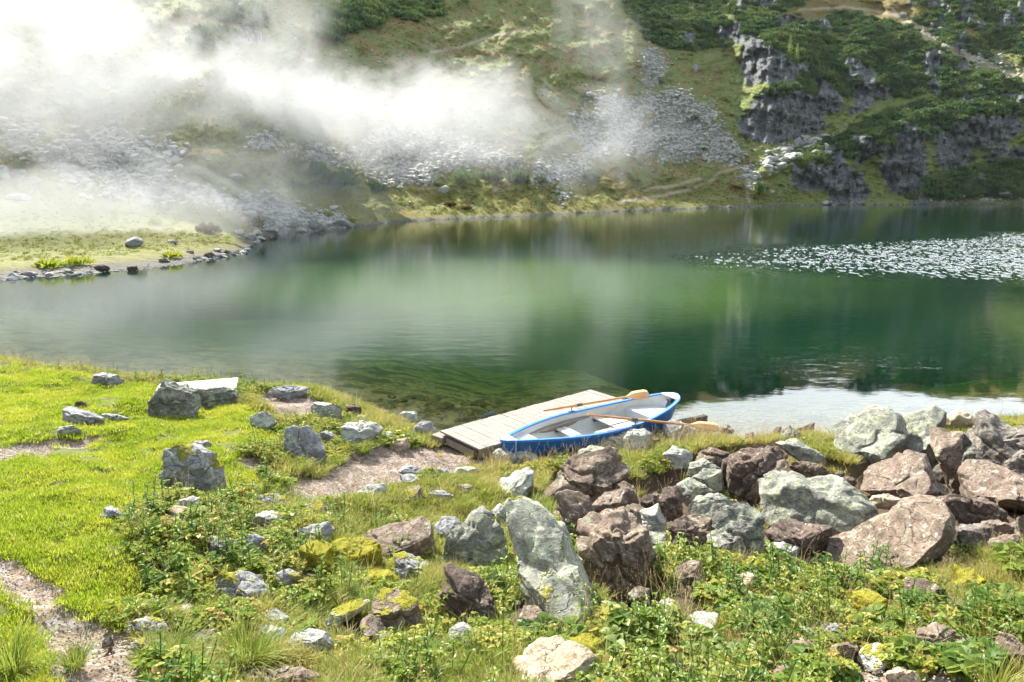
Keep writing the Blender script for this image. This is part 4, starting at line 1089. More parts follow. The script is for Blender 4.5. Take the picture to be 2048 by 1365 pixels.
def lock(u, s):
    p = Vector(hull_pt(u, s)) + Vector((0, 0, .02))
    m = MB(); m.box(p + Vector((0, 0, .006)), (.13, .05, .012))
    m.tube([p, p + Vector((0, 0, .075))], .008, 8)
    m.tube([p + Vector((0, .032 * math.cos(a), .105 - .034 * math.sin(a))) for a in [PI * k / 8 for k in range(9)]], .007, 6)
    m.build('oarlock', M_iron, boat)
    return boat.matrix_basis @ (p + Vector((0, 0, .105)))
boat_m = Matrix.Translation(Vector((b0.x, b0.y, 0))) @ Matrix.Rotation(math.atan2(bx.y, bx.x), 4, 'Z')
ch = MB()
pz = hull_pt(.03, 1)[2]; pc = Vector(hull_pt(.045, -1))
for k in range(11):
    c0 = pc + Vector((0, -.035, .0 - .026 * k)); r_ = [(c0 + (Vector((math.cos(a), 0, math.sin(a) * 1.5)) if k % 2 else Vector((0, math.cos(a), math.sin(a) * 1.5))) * .010) for a in [2 * PI * q / 8 for q in range(9)]]
    ch.tube(r_, .0035, 5, False)
ch.build('mooring_chain', P_white, boat)
MB().box((LB * .952, 0, hull_pt(.952, 1)[2] - .05), (.03, .10, .05)).build('mooring_cleat', M_iron, boat, bevel=.004)
KE = MB().tube([(LB * u, 0, hull_pt(u, 0)[2] - .012) for u in [k / 20 * .86 + .02 for k in range(21)]], .02, 6).build('keel', P_blue, boat)

def oar(pa, pb, name, label, blade_rot=0, lock_u=None, bladelen=.62):
    pa, pb = Vector(pa), Vector(pb); Lo = (pb - pa).length
    M_ = frame(pb - pa)
    if blade_rot: M_ = M_ @ Matrix.Rotation(blade_rot, 4, 'X')
    e = empty(name, pa); e.rotation_euler = M_.to_euler()
    tag(e, label, 'oar', group='oars of the blue boat')
    ls = Lo - bladelen
    MB().tube([(0, 0, 0), (.02, 0, 0), (.16, 0, 0), (.2, 0, 0), (ls * .5, 0, 0), (ls, 0, 0), (ls + .12, 0, 0)], [.013, .018, .018, .021, .026, .021, .017], 12).build('shaft', W_oar, e, True)
    V = []; n = 18
    for i in range(n + 1):
        q = i / n; x = ls + bladelen * q
        hw = .02 + .085 * sst(0, .45, q) * (1 - .55 * max(0, (q - .86) / .14) ** 2)
        th = .016 - .010 * sst(.1, .6, q)
        for yy, zz in ((-hw, 0), (-hw * .4, th * .8), (0, th), (hw * .4, th * .8), (hw, 0), (hw * .4, -th * .8), (0, -th), (-hw * .4, -th * .8)): V.append((x, float(yy), float(zz)))
    Fc = [(i * 8 + k, i * 8 + (k + 1) % 8, (i + 1) * 8 + (k + 1) % 8, (i + 1) * 8 + k) for i in range(n) for k in range(8)] + [tuple(range(7, -1, -1)), tuple(range(n * 8, n * 8 + 8))]
    MB().add(V, Fc).build('blade', W_blade, e, True)
    return e
def mesh_collar(e, x):
    MB().tube([(x - .06, 0, 0), (x + .06, 0, 0)], .031, 12).build('collar', M_iron, e)
# far-side oar: grip out over the jetty, blade laid on the stern deck
g1 = boat_m @ (Vector(hull_pt(.478, 1)) + Vector((0, 0, .15)))
lock(.478, 1); lock(.60, -1)
ha = Vector(at_z(1087, 822, .66)); hd = (g1 - ha); 
tipA = Vector(at_z(1297, 787, .60))
k = (g1 - ha).dot(tipA - ha) / (tipA - ha).length_squared
e = oar(ha, tipA, 'oar', 'brown oar resting on the far rail with its blade inside the stern', .75)
mesh_collar(e, (g1 - ha).length)
hb = Vector(at_z(1174, 830, .70)); tipB = Vector(at_z(1437, 856, .30))
g2 = boat_m @ (Vector(hull_pt(.60, -1)) + Vector((0, 0, .15)))
e = oar(hb, tipB, 'oar', 'brown oar lying over the near rail with its blade beyond the rocks', .75)
mesh_collar(e, (g2 - hb).length)

# dark timber baulk in the water behind the rocks
ta = Vector(at_z(1262, 868, .12)); tb = Vector(at_z(1412, 835, .20))
M_ = frame(tb - ta)
tim = MB().box((0, 0, -.03), ((tb - ta).length, .11, .17)).build('timber_baulk', W_dark, None, bevel=.01)
tim.location = (ta + tb) / 2; tim.rotation_euler = M_.to_euler()
tag(tim, 'dark squared timber lying half sunk behind the rocks and the loose oar', 'timber')

# slatted bench behind the jagged slab
BZ = .80
q0 = Vector(at_z(307, 789, BZ)); q1 = Vector(at_z(472, 775, BZ)); q2 = Vector(at_z(487, 754, BZ))
bxv = (q1 - q0); lenb = bxv.length; wdb = (q2 - q1).dot(Vector((-bxv.y, bxv.x, 0)).normalized())
be = empty('slatted_bench', (q0.x, q0.y, 0), math.atan2(bxv.y, bxv.x))
tag(be, 'wide bench of bleached slats behind the jagged slab on the lawn', 'bench')
m = MB(); ns = 6
for i in range(ns):
    m.box((lenb / 2, wdb * (i + .5) / ns, BZ - .02), (lenb + rr.uniform(-.02, .02), wdb / ns - .014, .032))
m.build('seat', W_bench, be, bevel=.004)
for x in (.25, lenb - .25):
    zg = float(H(np.array([q0.x]), np.array([q0.y]))[0])
    for y in (.06, wdb - .06):
        MB().box((x, y, (BZ - .1 + zg - .4) / 2), (.07, .07, BZ - .1 - zg + .4)).build('leg', W_side, be, bevel=.004)
    MB().box((x, wdb / 2, BZ - .07), (.07, wdb - .02, .065)).build('cross_bearer', W_side, be, bevel=.004)
# ------------------------------------------------------------------ plants
def blade_mesh(name, n, h, spread, wid, seg=3, droop=.5, seed=0, mat=None, hv=.4, heads=False):
    rs = random.Random(seed); V = []; Fc = []
    for i in range(n):
        a = rs.uniform(0, 2 * PI); r0 = spread * math.sqrt(rs.random()); bx_, by_ = r0 * math.cos(a), r0 * math.sin(a)
        out = a + rs.uniform(-.8, .8); hh = h * rs.uniform(1 - hv, 1 + hv * .6); lean = rs.uniform(.1, 1.0) * droop
        w_ = wid * rs.uniform(.6, 1.2); fa = out + PI / 2 + rs.uniform(-.5, .5); cx_, cy_ = math.cos(fa) * w_ / 2, math.sin(fa) * w_ / 2
        b = len(V)
        for k in range(seg + 1):
            q = k / seg; hz_ = hh * (q - lean * .35 * q * q); rr_ = hh * lean * q ** 1.8
            x = bx_ + math.cos(out) * rr_; y = by_ + math.sin(out) * rr_; ww = 1 - q ** 2 * .9
            if k == seg: V.append((x, y, hz_))
            else: V += [(x - cx_ * ww, y - cy_ * ww, hz_), (x + cx_ * ww, y + cy_ * ww, hz_)]
        for k in range(seg - 1): Fc.append((b + 2 * k, b + 2 * k + 1, b + 2 * k + 3, b + 2 * k + 2))
        Fc.append((b + 2 * seg - 2, b + 2 * seg - 1, b + 2 * seg))
        if heads:
            x, y, z = V[b + 2 * seg]
            for k in range(7):
                q = b; zz = z - k * hh * .035; xx = x - math.cos(out) * rr_ * k * .03; yy = y - math.sin(out) * rr_ * k * .03
                e_ = rs.uniform(0, 6.28); L_ = hh * .035; c0 = len(V)
                V += [(xx, yy, zz), (xx + math.cos(e_) * L_ * .5, yy + math.sin(e_) * L_ * .5, zz + L_ * .9), (xx + math.cos(e_ + 1) * L_ * .5, yy + math.sin(e_ + 1) * L_ * .5, zz + L_ * .5)]
                Fc.append((c0, c0 + 1, c0 + 2))
    me = bpy.data.meshes.new(name); me.from_pydata(V, [], Fc); me.materials.append(mat); me.update(); return me
def leaf_geo(V, Fc, base, dirv, L_, W_, up=(0, 0, 1), curl=.25, serr=True, rs=random):
    d = Vector(dirv).normalized(); s = d.cross(Vector(up));
    if s.length < .05: s = Vector((1, 0, 0))
    s.normalize(); n = s.cross(d)
    prof = [(0, .10), (.12, .72), (.24, .80), (.30, 1.0), (.44, .78), (.50, .92), (.64, .56), (.70, .66), (.86, .22), (1, 0)] if serr else [(0, .15), (.2, .75), (.5, 1), (.8, .7), (1, .1)]
    b = len(V); base = Vector(base)
    for q, w_ in prof:
        c = base + d * L_ * q - n * L_ * curl * q * q
        lift = n * W_ * .22 * w_
        V += [tuple(c + s * W_ / 2 * w_ + lift), tuple(c), tuple(c - s * W_ / 2 * w_ + lift)]
    for k in range(len(prof) - 1):
        o = b + k * 3
        Fc += [(o, o + 1, o + 4, o + 3), (o + 1, o + 2, o + 5, o + 4)]
def nettle_mesh(name, mat, seed, h=.30, pairs=5, L_=.085):
    rs = random.Random(seed); V = []; Fc = []
    lean = Vector((rs.uniform(-.2, .2), rs.uniform(-.2, .2), 1))
    p = Vector((0, 0, -.03)); step = (h + .03) / pairs
    for k in range(pairs):
        p2 = p + lean * step; w_ = .0035
        b = len(V); V += [tuple(p + Vector((w_, 0, 0))), tuple(p + Vector((-w_ / 2, w_, 0))), tuple(p + Vector((-w_ / 2, -w_, 0))), tuple(p2 + Vector((w_, 0, 0))), tuple(p2 + Vector((-w_ / 2, w_, 0))), tuple(p2 + Vector((-w_ / 2, -w_, 0)))]
        Fc += [(b, b + 1, b + 4, b + 3), (b + 1, b + 2, b + 5, b + 4), (b + 2, b, b + 3, b + 5)]
        p = p2; a0 = k * PI / 2 + rs.uniform(-.4, .4)
        sz = L_ * (1.15 - .12 * k) * rs.uniform(.8, 1.15)
        if k == pairs - 1: sz *= .75
        for j in range(2 if k < pairs - 1 else 4):
            a = a0 + j * (PI if k < pairs - 1 else PI / 2) + rs.uniform(-.2, .2)
            leaf_geo(V, Fc, p, (math.cos(a), math.sin(a), rs.uniform(-.05, .55)), sz, sz * .62, curl=rs.uniform(.15, .45))
    me = bpy.data.meshes.new(name); me.from_pydata(V, [], Fc); me.materials.append(mat); me.update(); return me
def herb_mesh(name, mat, seed, n=9, r=.10, L_=.05):
    rs = random.Random(seed); V = []; Fc = []
    for k in range(n):
        a = rs.uniform(0, 2 * PI); rr_ = r * math.sqrt(rs.random()); z = rs.uniform(.02, .11)
        p = (rr_ * math.cos(a), rr_ * math.sin(a), z); sz = L_ * rs.uniform(.6, 1.3)
        for j in range(3):
            b_ = a + (j - 1) * 1.25 + rs.uniform(-.2, .2)
            leaf_geo(V, Fc, p, (math.cos(b_), math.sin(b_), rs.uniform(-.1, .35)), sz, sz * .85, curl=rs.uniform(.05, .3), serr=(j % 2 == 0))
    me = bpy.data.meshes.new(name); me.from_pydata(V, [], Fc); me.materials.append(mat); me.update(); return me
G_lawn = leaf_mat('lawn_blades', [(.15, .24, .014), (.29, .35, .03), (.42, .41, .05), (.52, .46, .16)], .5, (.36, .46, .03), patch=1.1)
G_turf = leaf_mat('dry_turf_blades', [(.17, .24, .03), (.27, .29, .06), (.36, .33, .10), (.48, .40, .20)], .45, (.45, .42, .08))
G_tuss = leaf_mat('tussock_blades', [(.11, .20, .025), (.19, .27, .045), (.29, .30, .07), (.48, .40, .20)], .4, (.33, .38, .06), patch=6)
G_straw = leaf_mat('straw', [(.46, .36, .18), (.55, .44, .26), (.40, .30, .14)], .35, (.6, .5, .25))
G_net = leaf_mat('nettle_leaves', [(.06, .125, .022), (.12, .195, .032), (.19, .24, .035), (.34, .30, .06)], .42, (.28, .42, .04), .5, 1.6)
G_herb = leaf_mat('herb_leaves', [(.14, .22, .03), (.25, .32, .04), (.34, .33, .055), (.42, .30, .09)], .42, (.38, .42, .03), .4, 1.6)
G_moss = leaf_mat('moss_tufts', [(.25, .24, .012), (.16, .18, .012), (.33, .27, .02)], .35, (.4, .36, .02), 0, 3)
def sample(n, x0, x1, y0, y1, fall=1.25, dref=4.0):
    out = []
    tot = 0
    while tot < n:
        P = np.stack([RS.uniform(x0, x1, n), RS.uniform(y0, y1, n)], 1)
        d = np.hypot(P[:, 0], P[:, 1])
        vis = (np.abs(P[:, 0]) < .80 * P[:, 1] + 3.4)
        k = (RS.rand(n) < np.minimum(1, (dref / np.maximum(d, .1)) ** fall)) & vis
        out.append(P[k]); tot += k.sum()
    P = np.concatenate(out)[:n]
    z = H(P[:, 0], P[:, 1])
    return np.stack([P[:, 0], P[:, 1], z], 1)
def rots(n, tilt=.15): return np.stack([RS.normal(0, tilt, n), RS.normal(0, tilt, n), RS.uniform(0, 2 * PI, n)], 1)
def scl(n, lo, hi): s = RS.uniform(lo, hi, n); return np.stack([s, s, s], 1)
# everything that grows on the bank, from one big sample of places
P = sample(280000, -17, 16, 1.4, 17.8)
x, y, path, lawn = near_masks(P)
s_ = Hraw(P[:, 0], P[:, 1])[1]
P[:, 2] -= pit(x, y, s_)
land = (s_ > .18) & (P[:, 2] > .03)
pn = fbm(P[:, 0] * 1.1, P[:, 1] * 1.1, 3, 71); pn2 = fbm(P[:, 0] * 3.5, P[:, 1] * 3.5, 3, 72)
free = off_rocks(P, .72)
def off_front(P, m=.42, w_=.85):
    ok = np.ones(len(P), bool)
    for (cx, cy), (a, b) in zip(RK_XY, RK_R):
        L_ = math.hypot(cx, cy); vx, vy = cx / L_, cy / L_
        dx = P[:, 0] - cx; dy = P[:, 1] - cy; al = dx * vx + dy * vy; ac = np.abs(-dx * vy + dy * vx)
        ok &= ~((ac < a * w_) & (al < b) & (al > -b - m))
    return ok
d = np.hypot(P[:, 0], P[:, 1])
upper = inpoly(x, y, [(560,760),(2100,760),(2100,900),(1900,990),(1700,960),(1560,930),(1330,930),(1290,985),(1100,985),(1000,1000),(960,1040),(760,1060),(660,1010),(900,950),(960,930),(800,880)])
rubble = inpoly(x, y, RUBBLE)
herbz = land & ~path & ~lawn & free
jx = (np.array([A.x, Cc.x, (Cc + B - A).x, B.x]), np.array([A.y, Cc.y, (Cc + B - A).y, B.y]))
onj = inpoly(P[:, 0], P[:, 1], list(zip(*jx)))
bl = boat_m.inverted(); bi = np.array([[*r_] for r_ in bl]); ql = np.c_[P, np.ones(len(P))] @ bi.T
onb = (ql[:, 0] > -.1) & (ql[:, 0] < LB) & (np.abs(ql[:, 1]) < .62)
okb = ~onj & ~onb
i_lawn = lawn & land & free & (pn2 > .33)
protos = [blade_mesh('lawn_tuft_mesh', 16, .036, .055, .006, 2, .9, 10 + i, G_lawn) for i in range(5)]
def put(name, sel, protos, lo, hi, label, cat, tilt=.15, far=0.0, sink=0):
    Q = P[sel].copy(); n = len(Q); Q[:, 2] -= sink
    s = scl(n, lo, hi) * (1 + far * np.maximum(d[sel] - 5, 0))[:, None]
    return scatter(name, Q, rots(n, tilt), s, RS.randint(0, len(protos), n), protos, label, cat)
r1 = RS.rand(len(P))
put('lawn_grass', i_lawn & (r1 < .95), protos, .5, 1.5, 'short bright green grass of the lawn on the left', 'grass', far=.04)
i_turf = land & ~path & ~lawn & okb & (upper | (pn > .55)) & (pn2 > .3) & ~(rubble & (pn2 < .66)) & off_rocks(P, .8)
protos = [blade_mesh('turf_tuft_mesh', 15, .085, .06, .006, 3, 1.1, 30 + i, G_turf) for i in range(5)]
put('dry_turf', i_turf & (r1 < .7), protos, .6, 1.5, 'yellowing turf among the stones by the jetty', 'grass', far=.03)
nz_ = fbm(P[:, 0] * .8 + 9, P[:, 1] * .8, 3, 73)
i_net = herbz & ~inpoly(x, y, HOLLOW) & okb & ~upper & ~rubble & (nz_ > .47) & (r1 < np.where(((x > 1080) & (y > 1110)) | ((x < 560) & (x > 380) & (y > 1040)), .085, .045)) & off_front(P)
protos = [nettle_mesh('nettle_mesh', G_net, 50 + i, .20 + .035 * i, 4 + i % 2, .068) for i in range(6)]
put('nettles', i_net, protos, .6, 1.3, 'green nettles and leafy herbs growing between the rocks', 'ground cover', .2, sink=.02)
lite = off_front(P, .10, .75)
hollow = inpoly(x, y, HOLLOW)
i_herb = herbz & lite & ~hollow & okb & (~rubble | (pn2 > .68)) & (~upper | (pn > .56)) & (r1 > .2) & (r1 < .52) & (nz_ > .42) & (fbm(P[:, 0] * 1.7 + 4, P[:, 1] * 1.7, 3, 88) > .41)
protos = [herb_mesh('herb_mesh', G_herb, 70 + i, 8 + i, .09, .036) for i in range(6)]
put('low_herbs', i_herb, protos, .55, 1.25, 'low leafy herbs and clover filling gaps between stones', 'ground cover', .25)
i_mix = lite & ~hollow & land & ~path & ~lawn & okb & free & ~upper & (r1 > .52) & (r1 < .86) & (~rubble | (pn2 > .68)) & ((pn2 > .45) | (nz_ < .42)) & ((fbm(P[:, 0] * 1.7 + 4, P[:, 1] * 1.7, 3, 88) > .41) | (r1 < .56))
protos = [blade_mesh('wild_tuft_mesh', 14, .13, .05, .006, 3, 1.3, 90 + i, G_tuss) for i in range(4)]
put('wild_grass', i_mix, protos, .5, 1.35, 'wild grass growing up through the herbs', 'grass')
edge = land & okb & ~path & (((s_ < .9) & (r1 < .035)) | ((~lawn) & (r1 < .004)))
protos = [blade_mesh('straw_mesh', 5, .40, .05, .0045, 4, .5, 110 + i, G_straw, heads=True) for i in range(5)]
put('dry_grass_stalks', edge, protos, .5, 1.1, 'thin dry grass stalks with seed heads along the water', 'grass', .12)
bare = fbm(P[:, 0] * 1.7 + 4, P[:, 1] * 1.7, 3, 88) < .41
near_r = (x > 1060) & (y > 1120) & (x < 2100)
i_broad = herbz & lite & ~hollow & ~rubble & ~upper & ~bare & (r1 < .15) & (near_r | ((nz_ > .55) & (r1 < .04)))
protos = [herb_mesh('broad_leaf_mesh', G_net, 170 + i, 4 + i % 3, .10, .085) for i in range(5)]
put('broad_leaved_herbs', i_broad, protos, .55, 1.2, 'round broad-leaved herbs covering the ground below the boulder pile', 'ground cover', .2)
stk = land & ~path & okb & (((P[:, 0] > -1.2) & (P[:, 0] < 6) & (s_ < 1.3) & (s_ > .1) & (r1 < .10)) | (near_r & (r1 > .99)))
protos = [blade_mesh('stalk_mesh', 4, .42, .04, .004, 4, .7, 190 + i, G_straw, heads=True) for i in range(4)]
put('tall_stalks', stk, protos, .6, 1.1, 'tall bleached stalks in front of the boat and the boulders', 'grass', .15)
lipz = land & lawn & (s_ < 1.6) & (P[:, 0] < -6) & (r1 < .05)
put('straw_fringe', lipz, protos, .5, 1.2, 'fringe of dry straw on the far lip of the lawn', 'grass', .12)
# soil crumbs and gravel on the trodden places
i_grav = (path & (s_ > -.2) & (r1 < .5)) | (land & ~lawn & ~path & (r1 > .86) & (r1 < .9))
def pebble(i, m):
    V, Fc = proto_rock(i, 1, .6); me = np_mesh('pebble_mesh', V * .012, Fc, False); me.materials.append(m); return me
protos = [pebble(i, RM[k]) for i, k in enumerate(['T', 'B', 'B', 'P', 'T', 'S'])]
put('gravel', i_grav, protos, .3, 1.25, 'loose gravel on the trodden paths', 'gravel', .5)
# moss tufts standing on the mossy rocks
MV = []
for o in bpy.data.objects:
    if o.get('category') in ('boulder', 'rock', 'stone') and o.data.materials and o.data.materials[0] is RM['M']:
        me = o.data; n = len(me.vertices); co = np.empty(n * 3, np.float32); me.vertices.foreach_get('co', co); no = np.empty(n * 3, np.float32); me.vertices.foreach_get('normal', no)
        co = co.reshape(-1, 3) + np.array(o.location); no = no.reshape(-1, 3)
        k = (no[:, 2] > .0) & (RS.rand(n) < .55); MV.append(co[k])
if MV:
    Q = np.concatenate(MV); n = len(Q)
    protos = [blade_mesh('moss_mesh', 12, .018, .018, .004, 1, .7, 130 + i, G_moss) for i in range(3)]
    scatter('moss', Q, rots(n, .4), scl(n, .7, 1.5), RS.randint(0, 3, n), protos, 'yellow-green moss cushions on top of the low rocks', 'moss')
# grass tussocks one can count
TU = '''
490,1330,.34|T|biggest grass tussock, green and straw mixed, at the lower left
345,1325,.24|T|grass tussock at the side of the gravel path, left of the biggest
712,1352,.26|T|straw-coloured tussock right of the smooth rounded rock
838,1330,.22|T|bright green tussock in front of the dark pillar
1240,1345,.24|T|fresh green tussock at the right of the broad tan flat rock
1590,1215,.24|D|straw tussock with long stalks below the dark stub
1500,1225,.16|D|thin yellow tussock under the squat dark stub
1085,1160,.12|D|yellow tuft against the foot of the hunched green boulder
600,945,.22|T|ring of shaggy grass round the split standing stone
728,905,.22|T|shaggy grass cushion under the layered pale rock
520,900,.17|T|shaggy grass hump above the soil strip
930,1015,.16|T|green tuft in front of the rounded brown rock in mid meadow
880,912,.12|D|little yellow tuft at the foot of the jetty
1640,1260,.22|T|grass tuft in the herbs left of the yellow mossy rock
1980,1230,.24|T|grass tuft at the far lower right among herbs
1990,1385,.30|D|pale dry tussock at the bottom right corner
20,1345,.26|T|grass tussock at the bottom left corner
150,1330,.16|T|small tuft on the left edge of the lower path
435,820,.14|T|green tuft growing against the front of the jagged slab
170,830,.10|T|tuft beside the flat-topped lawn rock
'''
tuss_me = [blade_mesh('tussock_mesh', 330, 1.0, .32, .022, 5, 1.35, 150 + i, G_tuss, .45) for i in range(3)]
tussd_me = [blade_mesh('dry_tussock_mesh', 170, 1.0, .25, .018, 5, 1.1, 160 + i, G_turf, .5) for i in range(2)]
for i, ln in enumerate(TU.strip().splitlines()):
    a, k, lab = ln.split('|'); px, py, s = map(float, a.split(','))
    g, _ = ground_hit(px, py); me = (tuss_me if k == 'T' else tussd_me)[i % 2]
    o = link('grass_tussock', me); o.location = g[0] - np.array([0, 0, .02]); o.rotation_euler = (0, 0, i * 1.7); o.scale = (s * 1.05, s * 1.05, s)
    tag(o, lab, 'grass tussock', 'grass tussocks on the bank')
# nettle plants one can count, nearest the camera
NE = [(1340,1110,'bushy nettle in the hollow under the scooped brown rock'),(1170,1235,'dense nettle at the mossy foot of the huge green slab'),(800,1110,'nettle growing in front of the long flat brown slab'),
 (620,1100,'pale nettle on top of the moss-covered stone'),(1650,1150,'bushy nettle left of the long brown slab'),(1750,1135,'dark nettle in the shade of the long brown slab'),
 (1830,1215,'broad-leaved nettle by the sunken brown rock'),(660,1180,'nettle left of the small mossy rock'),(960,1300,'tall leafy nettle below the dark pillar'),(1300,1260,'clump of round-leaved herb right of the hollow'),
 (1900,1110,'nettle beside the blocky purple-brown rock'),(470,1110,'nettle behind the smooth grey stone on the left'),(340,1130,'nettle at the left edge of the herb patch'),(1460,1180,'round-leaved herb below the squat dark stub')]
def clump_mesh(seed):
    V = []; Fc = []; rs = random.Random(seed)
    for k in range(9):
        me = nettle_mesh('nettle_part', G_net, seed * 20 + k, rs.uniform(.2, .32), 5, .066)
        a = rs.uniform(0, 6.28); r_ = .16 * math.sqrt(rs.random()); b = len(V)
        V += [(v.co.x + r_ * math.cos(a), v.co.y + r_ * math.sin(a), v.co.z) for v in me.vertices]; Fc += [tuple(i + b for i in f.vertices) for f in me.polygons]
        bpy.data.meshes.remove(me)
    me = bpy.data.meshes.new('nettle_clump_mesh'); me.from_pydata(V, [], Fc); me.materials.append(G_net); me.update(); return me
cm = [clump_mesh(i + 1) for i in range(4)]
for i, (px, py, lab) in enumerate(NE):
    g, _ = ground_hit(px, py + 12)
    o = link('nettle_plant', cm[i % 4]); o.location = g[0]; o.rotation_euler = (0, 0, i * 2.1); s = 1.0 + .15 * math.sin(i * 3); o.scale = (s, s, s)
    tag(o, lab, 'nettle', 'nettles between the rocks')

# ------------------------------------------------------------------ slope vegetation and stones
def needle_clump(seed, n=260, flat=.55, w=1.0):
    rs = np.random.RandomState(seed); V = []; Fc = []
    cs = [(rs.uniform(-.55, .55), rs.uniform(-.55, .55), rs.uniform(.25, .5), rs.uniform(.3, .55)) for _ in range(9)]
    for k in range(n):
        cx_, cy_, cz_, cr_ = cs[rs.randint(len(cs))]
        v = rs.normal(size=3); v /= np.linalg.norm(v); v[2] = abs(v[2]) * 1.1 - .15
        p = np.array([cx_, cy_, cz_ * .6]) + v * cr_ * rs.uniform(.6, 1.05) * np.array([1, 1, .85])
        dr = v * .6 + np.array([0, 0, .7]) + rs.normal(size=3) * .35; dr /= np.linalg.norm(dr)
        sd = np.cross(dr, rs.normal(size=3)); sd /= np.linalg.norm(sd); L_ = rs.uniform(.16, .30); w_ = rs.uniform(.05, .09)
        b = len(V); V += [p - sd * w_, p + dr * L_ * .5 - sd * w_ * 1.1 , p + dr * L_, p + dr * L_ * .5 + sd * w_ * 1.1, p + sd * w_]
        Fc.append((b, b + 1, b + 2, b + 3, b + 4))
    return np.array(V), np.array(Fc)
G_pine = leaf_mat('mountain_pine_needles', [(.055, .105, .045), (.095, .155, .06), (.15, .20, .07)], .22, (.07, .12, .03), .15, .12)
G_rust = leaf_mat('rusty_shrub_leaves', [(.085, .06, .03), (.13, .085, .035), (.09, .09, .03)], .3, (.18, .12, .04), .1, .2)
FPf = HILL['FP'].reshape(-1, 3); RKf = HILL['RK'].ravel(); SCf = HILL['SC'].ravel(); SHf = HILL['SH'].ravel(); PTf = HILL['PT'].ravel(); PXf = HILL['PX'].ravel(); PYf = HILL['PY'].ravel()
inx = (PXf > -120) & (PXf < 2170) & (PYf > -330) & (FPf[:, 2] > .5)
def hpick(px, py):
    i = np.argmin((PXf - px) ** 2 + (PYf - py) ** 2); return FPf[i], i
rdist = np.hypot(FPf[:, 0], FPf[:, 1])
pool = np.where(inx & (SHf > .40) & (RKf < np.where(RS.rand(len(RKf)) < .15, .9, .4)) & (PTf < .3))[0]
sel = RS.choice(pool, min(4300, len(pool)), False)
psz = RS.uniform(1.3, 2.7, len(sel))
app = psz / rdist[sel] * np.where((PYf[sel] < -5) | (PXf[sel] < -10) | (PXf[sel] > 2058), .2, 1)
order = np.argsort(-app)
pine_me = []
for i in range(7):
    V_, F_ = needle_clump(300 + i); me = np_mesh('mountain_pine_mesh', V_, F_, False); me.materials.append(G_pine); pine_me.append((me, V_, F_))
REG = [([(1580,420),(1580,280),(1840,200),(2060,160),(2060,420)], 'dwarf pine on the lower rocky spur at the right shore'),
       ([(1480,340),(1480,40),(1640,20),(1900,90),(2060,190),(1840,250),(1600,330)], 'dwarf pine on the upper right shoulder between the cliffs'),
       ([(1780,120),(1780,-80),(2060,-80),(2060,180),(1930,150)], 'dwarf pine above the stony path in the top right corner'),
       ([(1180,140),(1180,-80),(1640,-80),(1640,30),(1480,60),(1480,140)], 'dwarf pine at the head of the central slope'),
       ([(300,120),(300,-80),(1180,-80),(1180,120)], 'dwarf pine high on the misty slope')]
kept = 0
for j in order:
    i = sel[j]; q = FPf[i]
    if kept < 262 and -5 < PYf[i] and 0 < PXf[i] < 2048:
        o = link('mountain_pine', pine_me[j % 7][0]); s = psz[j]; o.location = (q[0], q[1], q[2] - .25 * s); o.scale = (s * .9, s * .9, s * 1.05); o.rotation_euler = (0, 0, j * 1.3)
        lab = 'dwarf pine scattered on the turf of the slope'
        for pg, l_ in REG:
            if inpoly(np.array([PXf[i]]), np.array([PYf[i]]), pg)[0]: lab = l_; break
        tag(o, lab, 'dwarf pine', lab.replace('dwarf pine', 'dwarf pines'))
        psz[j] = 0; kept += 1
def merge(protoVF, P, S, rz=None, flat=1.0, tilt=0.0):
    VV = []; FF = []; b = 0
    for k, (p, s) in enumerate(zip(P, S)):
        V_, F_ = protoVF[k % len(protoVF)]; a = RS.uniform(0, 6.28); c, s_ = math.cos(a), math.sin(a)
        q = V_ @ np.array([[c, s_, 0], [-s_, c, 0], [0, 0, flat]]) * s + p
        VV.append(q); FF.append(F_ + b); b += len(V_)
    return np.concatenate(VV), np.concatenate(FF)
rest = psz > 0
Q = FPf[sel[rest]].copy(); Q[:, 2] -= .25 * psz[rest]
V_, F_ = merge([(a, b) for _, a, b in pine_me], Q, psz[rest] * .95, flat=1.08)
me = np_mesh('pine_scrub', V_, F_, False); me.materials.append(G_pine)
tag(link('pine_scrub', me), 'dark green mass of dwarf pine scrub covering the rocky slopes', 'scrub', kind='stuff')
